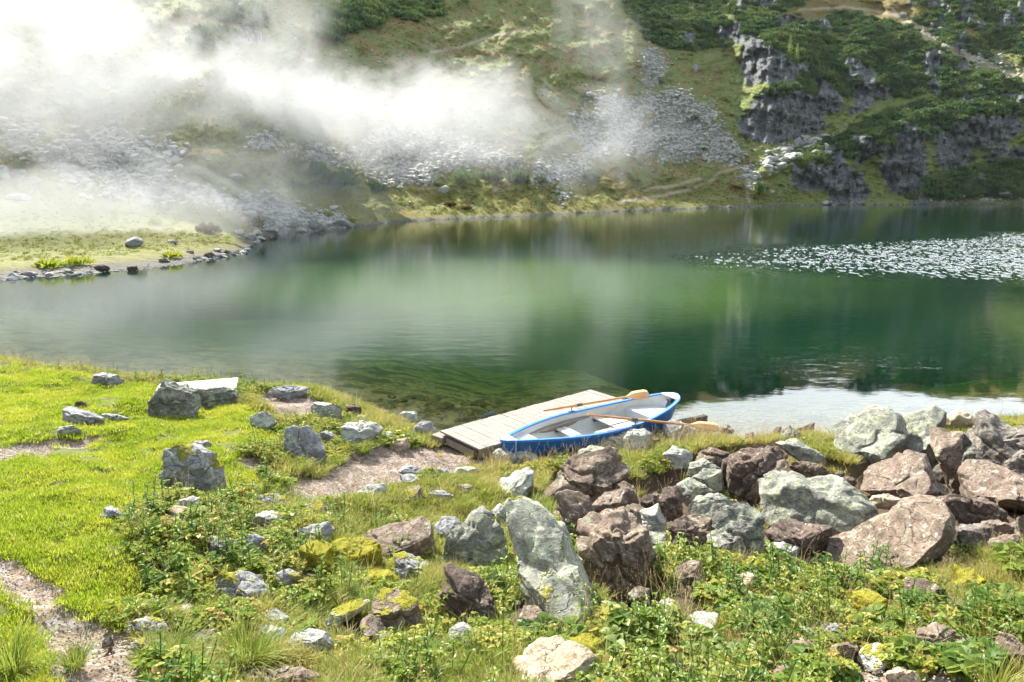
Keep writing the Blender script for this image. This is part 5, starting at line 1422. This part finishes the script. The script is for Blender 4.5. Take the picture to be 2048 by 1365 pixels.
# single shrubs by the shore
for px, py, w_, hh_, lab, m_ in [(668,372,7.4,3.6,'large misty dwarf pine thicket left above the shore','p'),(640,350,4.5,3.0,'dwarf pine behind the left thicket in the mist','p'),(752,382,4.6,2.1,'rounded dwarf pine alone right of the left thicket','p'),(1040,368,5.6,3.8,'tallest dwarf pine of the middle thicket above the shore','p'),(985,362,5.2,3.0,'dwarf pine in the centre of the middle thicket','p'),
    (925,362,5.2,2.6,'dwarf pine at the left end of the middle thicket','p'),(875,372,2.6,1.3,'small dwarf pine left of the middle thicket','p'),(1080,366,3.4,2.6,'dwarf pine at the right end of the middle thicket','p'),(1180,362,5,2.4,'faint dwarf pine behind the mist column','p'),(1407,302,1.8,1.5,'little round pine alone on the grey scree','p'),
    (1518,385,4.6,4.5,'round dwarf pine where the gully meets the shore','p'),(310,447,1.5,.8,'small green bush on the misty meadow, upper','h'),(345,515,1.6,.7,'low green bush behind the shore stones of the point','h'),(160,530,1.6,.9,'yellow bush on the near left shore of the point','h'),(100,535,2.0,.8,'dark low bush on the left shore of the point','h'),
    (415,465,2.4,1.4,'rusty brown bush on the misty shore meadow','r'),(510,455,2.6,1.5,'rusty brown bush in mist behind the inlet','r'),(900,412,2.8,1.2,'dark heather bush low on the middle shore','r'),(930,420,2.8,1.2,'rust-coloured bush beside the dark heather bush','r'),(655,433,2.2,1.2,'small dark bush beside the white slab','h'),(700,445,1.8,1.0,'low bush to the right of the white slab','h')]:
    q, i = hpick(px, py); k = int(px) % 7
    if m_ == 'p': me = pine_me[k][0]
    else:
        me = pine_me[k][0].copy(); me.materials.clear(); me.materials.append(G_rust if m_ == 'r' else G_herb)
    s = w_ / 2.0
    o = link('mountain_pine' if m_ == 'p' else 'bush', me); o.location = (q[0], q[1], q[2] - .15 * hh_); o.scale = (s * .9, s * .9, hh_ * .95); o.rotation_euler = (0, 0, px)
    tag(o, lab, 'dwarf pine' if m_ == 'p' else 'bush')
# two young larches on the cliff edge
G_larch = leaf_mat('larch_needles', [(.16, .25, .05), (.22, .30, .07), (.26, .30, .09)], .4, (.3, .4, .08), .1, .5)
M_bark = wood('larch_bark', (.10, .075, .055), (.2, .15, .11))
for px, py, ht, lab in [(1577,128,8.0,'taller pale green larch on the cliff edge'),(1592,134,6.6,'shorter pale green larch on the cliff edge')]:
    q, i = hpick(px, py); tr_ = empty('larch_tree', q - np.array([0, 0, .5])); tag(tr_, lab, 'larch')
    MB().tube([(0, 0, 0), (.05, 0, ht * .5), (0, .04, ht)], [.13, .08, .02], 7).build('trunk', M_bark, tr_, True)
    V_ = []; F_ = []; rs = np.random.RandomState(int(px))
    for k in range(650):
        z = rs.uniform(.12, 1.0) ** .9; rmax = (1 - z) * .19 * ht + .12; a = rs.uniform(0, 6.28) ; r_ = rmax * math.sqrt(rs.rand()) * (.6 + .4 * math.sin(z * 60 + a))
        p = np.array([math.cos(a) * r_, math.sin(a) * r_, z * ht - r_ * .25]); dr = np.array([math.cos(a), math.sin(a), rs.uniform(-.6, .5)]) + rs.normal(size=3) * .4; dr /= np.linalg.norm(dr)
        sd = np.cross(dr, rs.normal(size=3)); sd /= np.linalg.norm(sd); b = len(V_); L_ = rs.uniform(.2, .42); V_ += [p - sd * .06, p + dr * L_, p + sd * .06, p - dr * .05]; F_.append((b, b + 1, b + 2, b + 3))
    me = np_mesh('crown', np.array(V_), np.array(F_), False); me.materials.append(G_larch); link('crown', me, None, tr_)

# stones of the scree
S_far = rock_mat('scree_stone', (.32, .31, .28), (.50, .49, .455), (.60, .59, .55), .4, (.50, .52, .44))
far_protos = []
for i in range(8):
    V_, F_ = proto_rock(i, 1 if i < 4 else 2, .75); far_protos.append((V_, F_))
far_me = []
for i in range(8):
    V_, F_ = proto_rock(20 + i, 2, .7); me = np_mesh('scree_boulder_mesh', V_, F_, False); me.materials.append(S_far); far_me.append(me)
pool = np.where(inx & (SCf > .06) & (RKf < .5))[0]
w = rdist[pool] ** -.3 * np.clip(SCf[pool], 0, 1) ** 1.6; w /= w.sum()
sel = RS.choice(pool, 13000, False, w)
sz = .15 + .75 * RS.rand(len(sel)) ** 3.0
gul = inpoly(PXf[sel], PYf[sel], [(1480,360),(1530,300),(1700,250),(1700,290),(1540,360)])
sz = np.where(gul, sz * 1.7, sz)
sz = sz * np.interp(rdist[sel], [50, 150], [.6, 1.15])
vis = (PYf[sel] > 0) & (PXf[sel] > 0) & (PXf[sel] < 2048)
order = np.argsort(-(sz / rdist[sel]) * np.where(vis, 1, .1)); big = order[:210]
AREA = [([(0,240),(480,240),(700,460),(0,460)], 'grey boulder in the scree above the misty left meadow'), ([(480,240),(900,240),(900,400),(480,400)], 'pale boulder in the scree above the left thickets'),
        ([(900,120),(1480,120),(1480,400),(900,400)], 'pale boulder in the wide central scree'), ([(1440,200),(1720,200),(1720,400),(1440,400)], 'grey boulder in the rocky gully beside the cliff'),
        ([(1720,0),(2060,0),(2060,220),(1720,220)], 'pale boulder beside the stony path at the top right'), ([(1700,370),(2060,370),(2060,415),(1700,415)], 'pale boulder along the foot of the right spur')]
isb = np.zeros(len(sel), bool); isb[big] = True
for j in big:
    q = FPf[sel[j]]; s = sz[j]; o = link('scree_boulder', far_me[j % 8]); o.location = (q[0], q[1], q[2] + s * .12); o.scale = (s * 1.1, s * .9, s * .9); o.rotation_euler = (0, 0, j * .77)
    lab = 'pale stone lying on the turf of the far slope'
    for pg, l_ in AREA:
        if inpoly(PXf[sel[j]:sel[j] + 1], PYf[sel[j]:sel[j] + 1], pg)[0]: lab = l_; break
    tag(o, lab, 'boulder', lab.replace('boulder', 'boulders').replace('stone lying', 'stones lying'))
Q = FPf[sel[~isb]].copy(); Q[:, 2] += .1 * sz[~isb]
V_, F_ = merge(far_protos[:4], Q, sz[~isb], flat=.85)
me = np_mesh('scree_rubble', V_, F_, False); me.materials.append(S_far)
tag(link('scree_rubble', me), 'fans of pale grey scree rubble spilling down the slope', 'scree', kind='stuff')
# scattered turf stones
pool = np.where(inx & (SCf < .3) & (RKf < .3) & (SHf < .3) & (PYf < 425))[0]
sel = RS.choice(pool, 800, False); s0 = .12 + .4 * RS.rand(800) ** 3
V_, F_ = merge(far_protos[:4], FPf[sel], s0 * np.interp(rdist[sel], [50, 150], [.6, 1.2]), flat=.8)
me = np_mesh('turf_stones', V_, F_, False); me.materials.append(S_far)
tag(link('turf_stone_rubble', me), 'small stones strewn over the grassy parts of the slope', 'stones', kind='stuff')
# grass tufts and low heath on the slope, so that the turf has relief
def tuft_vf(seed):
    rs = np.random.RandomState(seed); V = []; Fc = []
    for k in range(16):
        a = rs.uniform(0, 6.28); r_ = rs.uniform(0, .5); p = np.array([math.cos(a) * r_, math.sin(a) * r_, -.05]); dr = np.array([math.cos(a) * .5, math.sin(a) * .5, 1.0]) + rs.normal(size=3) * .25
        sd = np.array([-math.sin(a + rs.rand()), math.cos(a), 0]); b = len(V); L_ = rs.uniform(.3, .6); V += [p - sd * .09, p + dr * L_, p + sd * .09]; Fc.append((b, b + 1, b + 2))
    return np.array(V), np.array(Fc)
G_slope = leaf_mat('slope_turf', [(.15, .185, .055), (.24, .235, .08), (.25, .19, .08), (.10, .14, .045)], .3, (.2, .2, .05), 0, .08)
G_meadow = leaf_mat('meadow_turf', [(.16, .20, .05), (.23, .24, .085), (.28, .26, .12), (.10, .14, .045)], .4, (.4, .42, .1), 0, .3)
pool = np.where(inx & (SCf < .35) & (RKf < .35) & (SHf < .5) & (PTf < .2) & (PYf > -20))[0]
sel = RS.choice(pool, 15000, False); tv = [tuft_vf(i) for i in range(5)]
mead = (FPf[sel][:, 2] < 5.5) & (FPf[sel][:, 0] < -12)
for nm, k, mt, lab, s0 in (('slope_heath', ~mead, G_slope, 'low heath and coarse grass on the mountain slope', (.35, .95)), ('meadow_grass', mead, G_meadow, 'pale grass tufts on the misty point at the left', (.2, .5))):
    n = int(k.sum()); V_, F_ = merge(tv, FPf[sel[k]], RS.uniform(*s0, n), flat=.6)
    me = np_mesh(nm, V_, F_, False); me.materials.append(mt); tag(link(nm, me), lab, 'grass', kind='stuff')
# named single stones on the far side
def far_rock(px, py, w_, h_, dpt, lab, mat='W', seed=0, rz=0, tilt=0):
    q, i = hpick(px, py); V_, F_ = ico(4); rs = np.random.RandomState(seed + int(px)); Pq = facet(V_, rs, 10, .45, .85)
    Pq = Pq + Pq * ((fbm3(Pq * 2.5 + seed, 3, seed) - .5) * .3)[:, None]
    me = np_mesh('rock', Pq * np.array([w_ / 2, dpt / 2, h_ / 2]), F_, True); me.materials.append(RM[mat])
    o = link('rock', me); o.location = (q[0], q[1], q[2] + h_ * .22); o.rotation_euler = (tilt, tilt * .6, rz); tag(o, lab, 'rock'); return o
far_rock(688,452,3.2,1.2,1.6,'white slab tilting into the water at the left inlet','W',1,.3,.35)
far_rock(625,455,1.7,1.2,1.2,'grey boulder left of the tilting white slab','S',2)
far_rock(266,492,1.35,1.0,1.0,'lichened boulder alone on the misty meadow','S',3)
far_rock(346,487,.8,.4,.6,'low dark stone right of the lichened meadow boulder','S',4)
far_rock(42,400,2.6,.8,1.6,'flat white rock half hidden by mist at the far left','W',5)
far_rock(8,355,1.8,1.6,1.4,'pale boulder at the left margin above the mist','W',6)
far_rock(38,355,1.6,1.0,1.2,'grey boulder near the left margin','S',7)
far_rock(65,368,2.0,.8,1.2,'long pale stone below the grey margin boulder','W',8)
far_rock(472,362,1.8,1.0,1.3,'pale boulder on turf above the meadow mist','W',9)
far_rock(886,383,2.3,1.5,1.7,'pale triangular boulder under the middle thicket','W',10)
far_rock(1598,296,4.4,4.2,3.2,'largest grey boulder in the gully below the cliff','S',11)
far_rock(1545,325,5.2,2.4,3,'wide grey boulder low in the gully','S',12)
far_rock(1650,408,2.2,1.2,1.6,'pale rock at the waterline left of the shore pinnacle','W',13)
far_rock(1544,388,1.8,1.6,1.6,'pale round stone on the yellow turf by the gully','W',14)
far_rock(1960,182,3.6,2.6,2.2,'white block beside the path on the right shoulder','W',15)
far_rock(1805,34,3.4,2.2,2.2,'pale rock where the stony path tops the shoulder','W',16)
far_rock(1905,395,6,2.2,3,'long pale boulder at the foot of the right spur','W',17)
far_rock(2010,393,4,2,2.4,'pale boulder at the right margin of the far shore','W',18)
far_rock(1392,144,3.2,3.4,2.4,'standing pale rock on the central slope','S',19)
far_rock(1140,232,2.6,1.4,1.8,'pale boulder on the misty central slope','W',20)
# stones and slabs along the misty point
for k_, (px, py, w_, m_) in enumerate([(205,541,.9,'D'),(265,546,.8,'D'),(140,549,.7,'K'),(62,553,.8,'S'),(330,523,.8,'K'),(352,510,.7,'K'),(452,509,.9,'D'),(470,513,.7,'K'),(497,519,.5,'D'),(420,516,.9,'D'),(30,557,.7,'S'),(98,553,.6,'W'),(600,463,1.5,'W'),(562,471,1.3,'S'),(524,487,1.1,'W'),(642,459,1.4,'K'),(585,455,1.6,'S'),(545,463,1.3,'W'),(500,480,1.3,'S'),(620,440,1.7,'W'),(480,470,1.2,'W'),(575,440,1.3,'S'),(395,520,.7,'K'),(436,502,.7,'S'),(380,506,.6,'S')]):
    o = far_rock(px, py, w_, w_ * .55, w_ * .8, 'x', m_, 30 + k_, k_ * .8)
    o['label'] = ('dark stone on the shoreline of the misty point' if m_ in 'DK' else 'grey stone on the shoreline of the misty point') if px < 478 else ('pale slab in the stony bank of the left inlet' if m_ == 'W' else 'grey block in the stony bank of the left inlet')
    o['group'] = o['label'].replace('stone', 'stones', 1).replace('slab', 'slabs').replace('block', 'blocks')
# shoreline stones
shore = np.arange(0, 2100, 6.5); cnt = 0
rs = np.random.RandomState(5)
SVP = []; SVS = []
for px in shore:
    for _ in range(6):
        pxx = px + rs.uniform(-5, 5); th = math.atan2((pxx - 1024) / F * 1.0, FW[1] + .03)
        r_ = float(np.interp(th, TH, RSH)) * (1 + (rs.uniform(-.012, .035) if pxx < 520 else rs.uniform(-.003, .016)))
        wx_ = 1 if (pxx < 520 or 600 < pxx < 720 or pxx > 1450) else .55
        s = (.05 + .22 * rs.rand() ** 2.2) * wx_ * np.interp(r_, [35, 60, 170], [.8, 1.1, 2.8])
        if pxx < 520: s *= .7 if 200 < pxx < 390 else 1.3
        SVP.append((math.sin(th) * r_, math.cos(th) * r_, max(0, r_ - float(np.interp(th, TH, RSH))) * (.07 if pxx < 520 else .2))); SVS.append((s, pxx))
SVS_ = np.array([a for a, b in SVS]); od = np.argsort(-SVS_ / np.hypot(*np.array(SVP)[:, :2].T))
big = set(od[:70].tolist())
near_m = RM['S']
mem = []
for i in range(6):
    V_, F_ = proto_rock(40 + i, 2, .6); me = np_mesh('shore_stone_mesh', V_, F_, False); me.materials.append(RM[['S', 'K', 'D', 'W', 'S', 'K'][i]]); mem.append(me)
for i in big:
    s = SVS[i][0]; o = link('shore_stone', mem[i % 6]); o.location = SVP[i]; o.scale = (s * 1.2, s, s * .95); o.rotation_euler = (.2 * math.sin(i), 0, i * 1.1)
    pxx = SVS[i][1]
    lab = 'dark wet stone along the waterline of the misty point' if pxx < 520 else 'stone along the waterline of the left inlet' if pxx < 760 else 'stone along the waterline of the middle far shore' if pxx < 1450 else 'pale stone along the waterline under the right spur'
    tag(o, lab, 'stone', lab.replace('stone', 'stones', 1))
idx = [i for i in range(len(SVP)) if i not in big]
V_, F_ = merge(far_protos[:4], np.array(SVP)[idx], SVS_[idx], flat=.6)
me = np_mesh('shore_rubble', V_, F_, False); me.materials.append(RM['S'])
tag(link('shore_rubble', me), 'line of small stones along the far waterline', 'stones', kind='stuff')
# stones under the shallow water by the jetty
rs = np.random.RandomState(17)
t = NT('sunken_stone'); p = t.pos(); n_ = t.noise(p, 5, 4)
t.done(t.prin(t.mix(t.ramp(n_, .4, .62), (.12, .09, .02), (.40, .31, .10)), .9, spec=.1)); M_sunk = t.m
cand = [(845,828,.75),(905,822,.7),(925,852,.62),(880,800,.7),(940,805,.8),(800,812,.45),(1000,795,.7),(860,785,.6),(760,800,.5),(975,850,.4),(960,780,.8)]
while len(cand) < 64: cand.append((rs.uniform(660, 1060), rs.uniform(772, 880), .1 + .45 * rs.rand() ** 1.5))
for i, (px, py, w_) in enumerate(cand):
    q = at_z(px, py, 0); zb, s0 = Hraw(np.array([q[0]]), np.array([q[1]]))
    if s0[0] > -.25 or zb[0] < -1.4: continue
    V_, F_ = ico(4); rs2 = np.random.RandomState(60 + i); Pq = facet(V_, rs2, 8, .5, .9)
    zb = float(H(np.array([q[0]]), np.array([q[1]]))[0]); hh_ = min(.15 * w_ + .03, -zb * .45)
    me = np_mesh('sunken_stone', Pq * np.array([w_ * .5, w_ * .42, hh_]), F_, True); me.materials.append(M_sunk)
    o = link('sunken_stone', me); o.location = (q[0], q[1], zb + hh_ * .3); o.rotation_euler = (0, 0, i)
    tag(o, 'yellow-brown stone under the shallow water beside the jetty', 'stone', 'stones under the shallow water beside the jetty')
# ------------------------------------------------------------------ mist
def mist(name, c_px, dist, half, dens, label, seed, thr=.44, gain=6, nscale=.085, stretch=(1, 1, 1), rot=0, tilt=0, fall=1.0):
    d = ray(*c_px)[0]; C = EYE + d * (dist / math.hypot(d[0], d[1]))
    V, Fc = ico(3); me = np_mesh(name, V * 1.03, Fc, True)
    o = link(name, me); o.location = C; o.scale = half; o.rotation_euler = (0, tilt, math.atan2(-C[0], C[1]) + rot)
    t = NT('mist_%02d' % seed)
    oc = t.n('TexCoord').outputs['Object']
    ln = t.n('VectorMath', operation='LENGTH'); t.set(ln.inputs[0], oc)
    sc3 = t.map(oc, (half[0] * nscale * stretch[0], half[1] * nscale * .6, half[2] * nscale * stretch[2]), (seed * 3.7, seed * 1.3, 0))
    n = t.noise(sc3, 1.0, 9, .70, 1.5)
    edge = t.ramp(ln.outputs['Value'], 1.0, .15)
    v = t.math('ADD', n, t.math('MULTIPLY', t.math('SUBTRACT', edge, .55), .30 * fall))
    v = t.math('MULTIPLY', t.math('SUBTRACT', v, thr), gain, clamp=True)
    v = t.math('MULTIPLY', v, edge)
    pv = t.n('VolumePrincipled'); pv.inputs['Color'].default_value = (.72, .73, .74, 1); pv.inputs['Anisotropy'].default_value = .25
    t.set(pv.inputs['Density'], t.math('MULTIPLY', v, dens))
    t.done(None, pv)
    me.materials.append(t.m)
    tag(o, label, 'mist', 'drifting mist over the far shore', 'stuff')
    return o
if MIST:
    hv = [(x_, y_, z_) for x_ in (-420, 420) for y_ in (-60, 640) for z_ in (-8, 150)]
    hz_o = MB().add(hv, [(0, 1, 3, 2), (4, 6, 7, 5), (0, 4, 5, 1), (2, 3, 7, 6), (0, 2, 6, 4), (1, 5, 7, 3)]).build('haze', None)
    t = NT('haze'); pv = t.n('VolumePrincipled'); pv.inputs['Color'].default_value = (.86, .92, .98, 1); pv.inputs['Density'].default_value = .00005
    t.done(None, pv); hz_o.data.materials.append(t.m); tag(hz_o, 'thin morning haze in the whole valley', 'haze', kind='stuff')
    mist('mist', (180, 110), 92, (52, 7, 21), .085, 'thick white bank of mist over the upper left slope', 1, .425, tilt=.1)
    mist('mist', (100, 225), 84, (38, 5, 12), .14, 'dense mist low over the left scree', 2, .425)
    mist('mist', (480, 200), 96, (32, 5, 12), .14, 'white band of mist trailing across the middle scree', 3, .42, tilt=.1)
    mist('mist', (730, 235), 102, (29, 5, 11.5), .14, 'thinner white mist joining the middle band and its rounded end', 14, .42, tilt=.06)
    mist('mist', (930, 220), 108, (25, 5, 12.5), .14, 'rounded end of the mist band at the centre', 4, .42)
    mist('mist', (1190, 60), 100, (10, 4, 20), .075, 'upper part of the tall mist column over the central slope', 5, .45, tilt=-.3)
    mist('mist', (1235, 270), 102, (8.5, 4, 18), .065, 'lower part of the mist column reaching down to the shore', 12, .45, tilt=.12)
    mist('mist', (1090, 290), 104, (32, 4, 11), .055, 'faint mist spreading from the foot of the column', 6, .43)
    mist('mist', (0, 435), 58, (36, 4, 7.0), .18, 'low white mist lying on the left meadow', 7, .42)
    mist('mist', (420, 395), 70, (29, 4, 9), .10, 'thin mist drifting over the left inlet', 8, .435)
    mist('mist', (60, 10), 106, (46, 6, 21), .060, 'veil of mist filling the top left corner', 9, .42)
    mist('mist', (560, 40), 105, (13, 3.5, 15), .08, 'thin wisp of mist near the top left', 10, .46, tilt=.5)
    mist('mist', (120, 240), 72, (44, 9, 22), .008, 'broad thin haze of vapour over the whole left slope', 13, .25, gain=3, nscale=.03)
    mist('mist', (740, -170), 118, (40, 5, 13), .20, 'bank of mist hanging high over the slope above the centre', 15, .41)
    mist('mist', (760, 320), 88, (38, 4, 7), .03, 'thin veil of mist above the left thickets', 11, .43)

# ------------------------------------------------------------------ daylight
SUN_AZ, SUN_EL = rad(-32), rad(39)
sv = Vector((math.sin(SUN_AZ) * math.cos(SUN_EL), math.cos(SUN_AZ) * math.cos(SUN_EL), math.sin(SUN_EL)))
ld = bpy.data.lights.new('sun', 'SUN'); ld.energy = 5.0; ld.angle = rad(.55); ld.color = (1, .955, .88)
so = bpy.data.objects.new('sun', ld); COL.objects.link(so); so.rotation_euler = sv.to_track_quat('Z', 'Y').to_euler(); so.location = (0, 0, 60)
w = bpy.data.worlds.new('World'); sc.world = w; w.use_nodes = True
nt = w.node_tree; nt.nodes.clear()
out = nt.nodes.new('ShaderNodeOutputWorld'); bg = nt.nodes.new('ShaderNodeBackground')
sky = nt.nodes.new('ShaderNodeTexSky'); sky.sky_type = 'NISHITA'; sky.sun_disc = False
sky.sun_elevation = SUN_EL; sky.sun_rotation = SUN_AZ; sky.altitude = 1800; sky.air_density = 1.0; sky.dust_density = 1.2
tc = nt.nodes.new('ShaderNodeTexCoord'); cl = nt.nodes.new('ShaderNodeTexNoise'); cl.inputs['Scale'].default_value = 2.2; cl.inputs['Detail'].default_value = 7; cl.inputs['Roughness'].default_value = .58
mp = nt.nodes.new('ShaderNodeMapping'); mp.inputs['Scale'].default_value = (1, 1, 2.4)
nt.links.new(tc.outputs['Generated'], mp.inputs[0]); nt.links.new(mp.outputs[0], cl.inputs['Vector'])
mr = nt.nodes.new('ShaderNodeMapRange'); mr.interpolation_type = 'SMOOTHSTEP'; mr.inputs[1].default_value = .36; mr.inputs[2].default_value = .56
nt.links.new(cl.outputs[0], mr.inputs[0])
dt = nt.nodes.new('ShaderNodeVectorMath'); dt.operation = 'DOT_PRODUCT'; nt.links.new(tc.outputs['Generated'], dt.inputs[0])
dt.inputs[1].default_value = (math.sin(rad(24)) * math.cos(rad(24)), math.cos(rad(24)) * math.cos(rad(24)), math.sin(rad(24)))
m3 = nt.nodes.new('ShaderNodeMapRange'); m3.interpolation_type = 'SMOOTHSTEP'; m3.inputs[1].default_value = .78; m3.inputs[2].default_value = .95; nt.links.new(dt.outputs['Value'], m3.inputs[0])
gate = nt.nodes.new('ShaderNodeMath'); gate.operation = 'MAXIMUM'; nt.links.new(m3.outputs[0], gate.inputs[0])
g2 = nt.nodes.new('ShaderNodeMath'); g2.operation = 'MULTIPLY'; g2.inputs[1].default_value = .25; nt.links.new(mr.outputs[0], g2.inputs[0]); nt.links.new(g2.outputs[0], gate.inputs[1])
mx = nt.nodes.new('ShaderNodeMix'); mx.data_type = 'RGBA'; nt.links.new(gate.outputs[0], mx.inputs[0]); nt.links.new(sky.outputs[0], mx.inputs[6]); mx.inputs[7].default_value = (25, 26.5, 28, 1)
nt.links.new(mx.outputs[2], bg.inputs[0]); bg.inputs[1].default_value = .052; nt.links.new(bg.outputs[0], out.inputs[0])
sc.view_settings.view_transform = 'Standard'; sc.view_settings.look = 'None'; sc.view_settings.gamma = 1
sc.view_settings.use_curve_mapping = False; sc.view_settings.exposure = EXPO
c = sc.cycles
c.use_denoising = True
try: c.denoiser = 'OPENIMAGEDENOISE'
except Exception: pass
c.max_bounces = 7; c.diffuse_bounces = 2; c.glossy_bounces = 3; c.transmission_bounces = 4; c.transparent_max_bounces = 12; c.volume_bounces = 2
c.sample_clamp_indirect = 6; c.caustics_reflective = False; c.caustics_refractive = False
c.use_adaptive_sampling = True; c.adaptive_threshold = .03
c.volume_step_rate = 1.0; c.volume_max_steps = 256
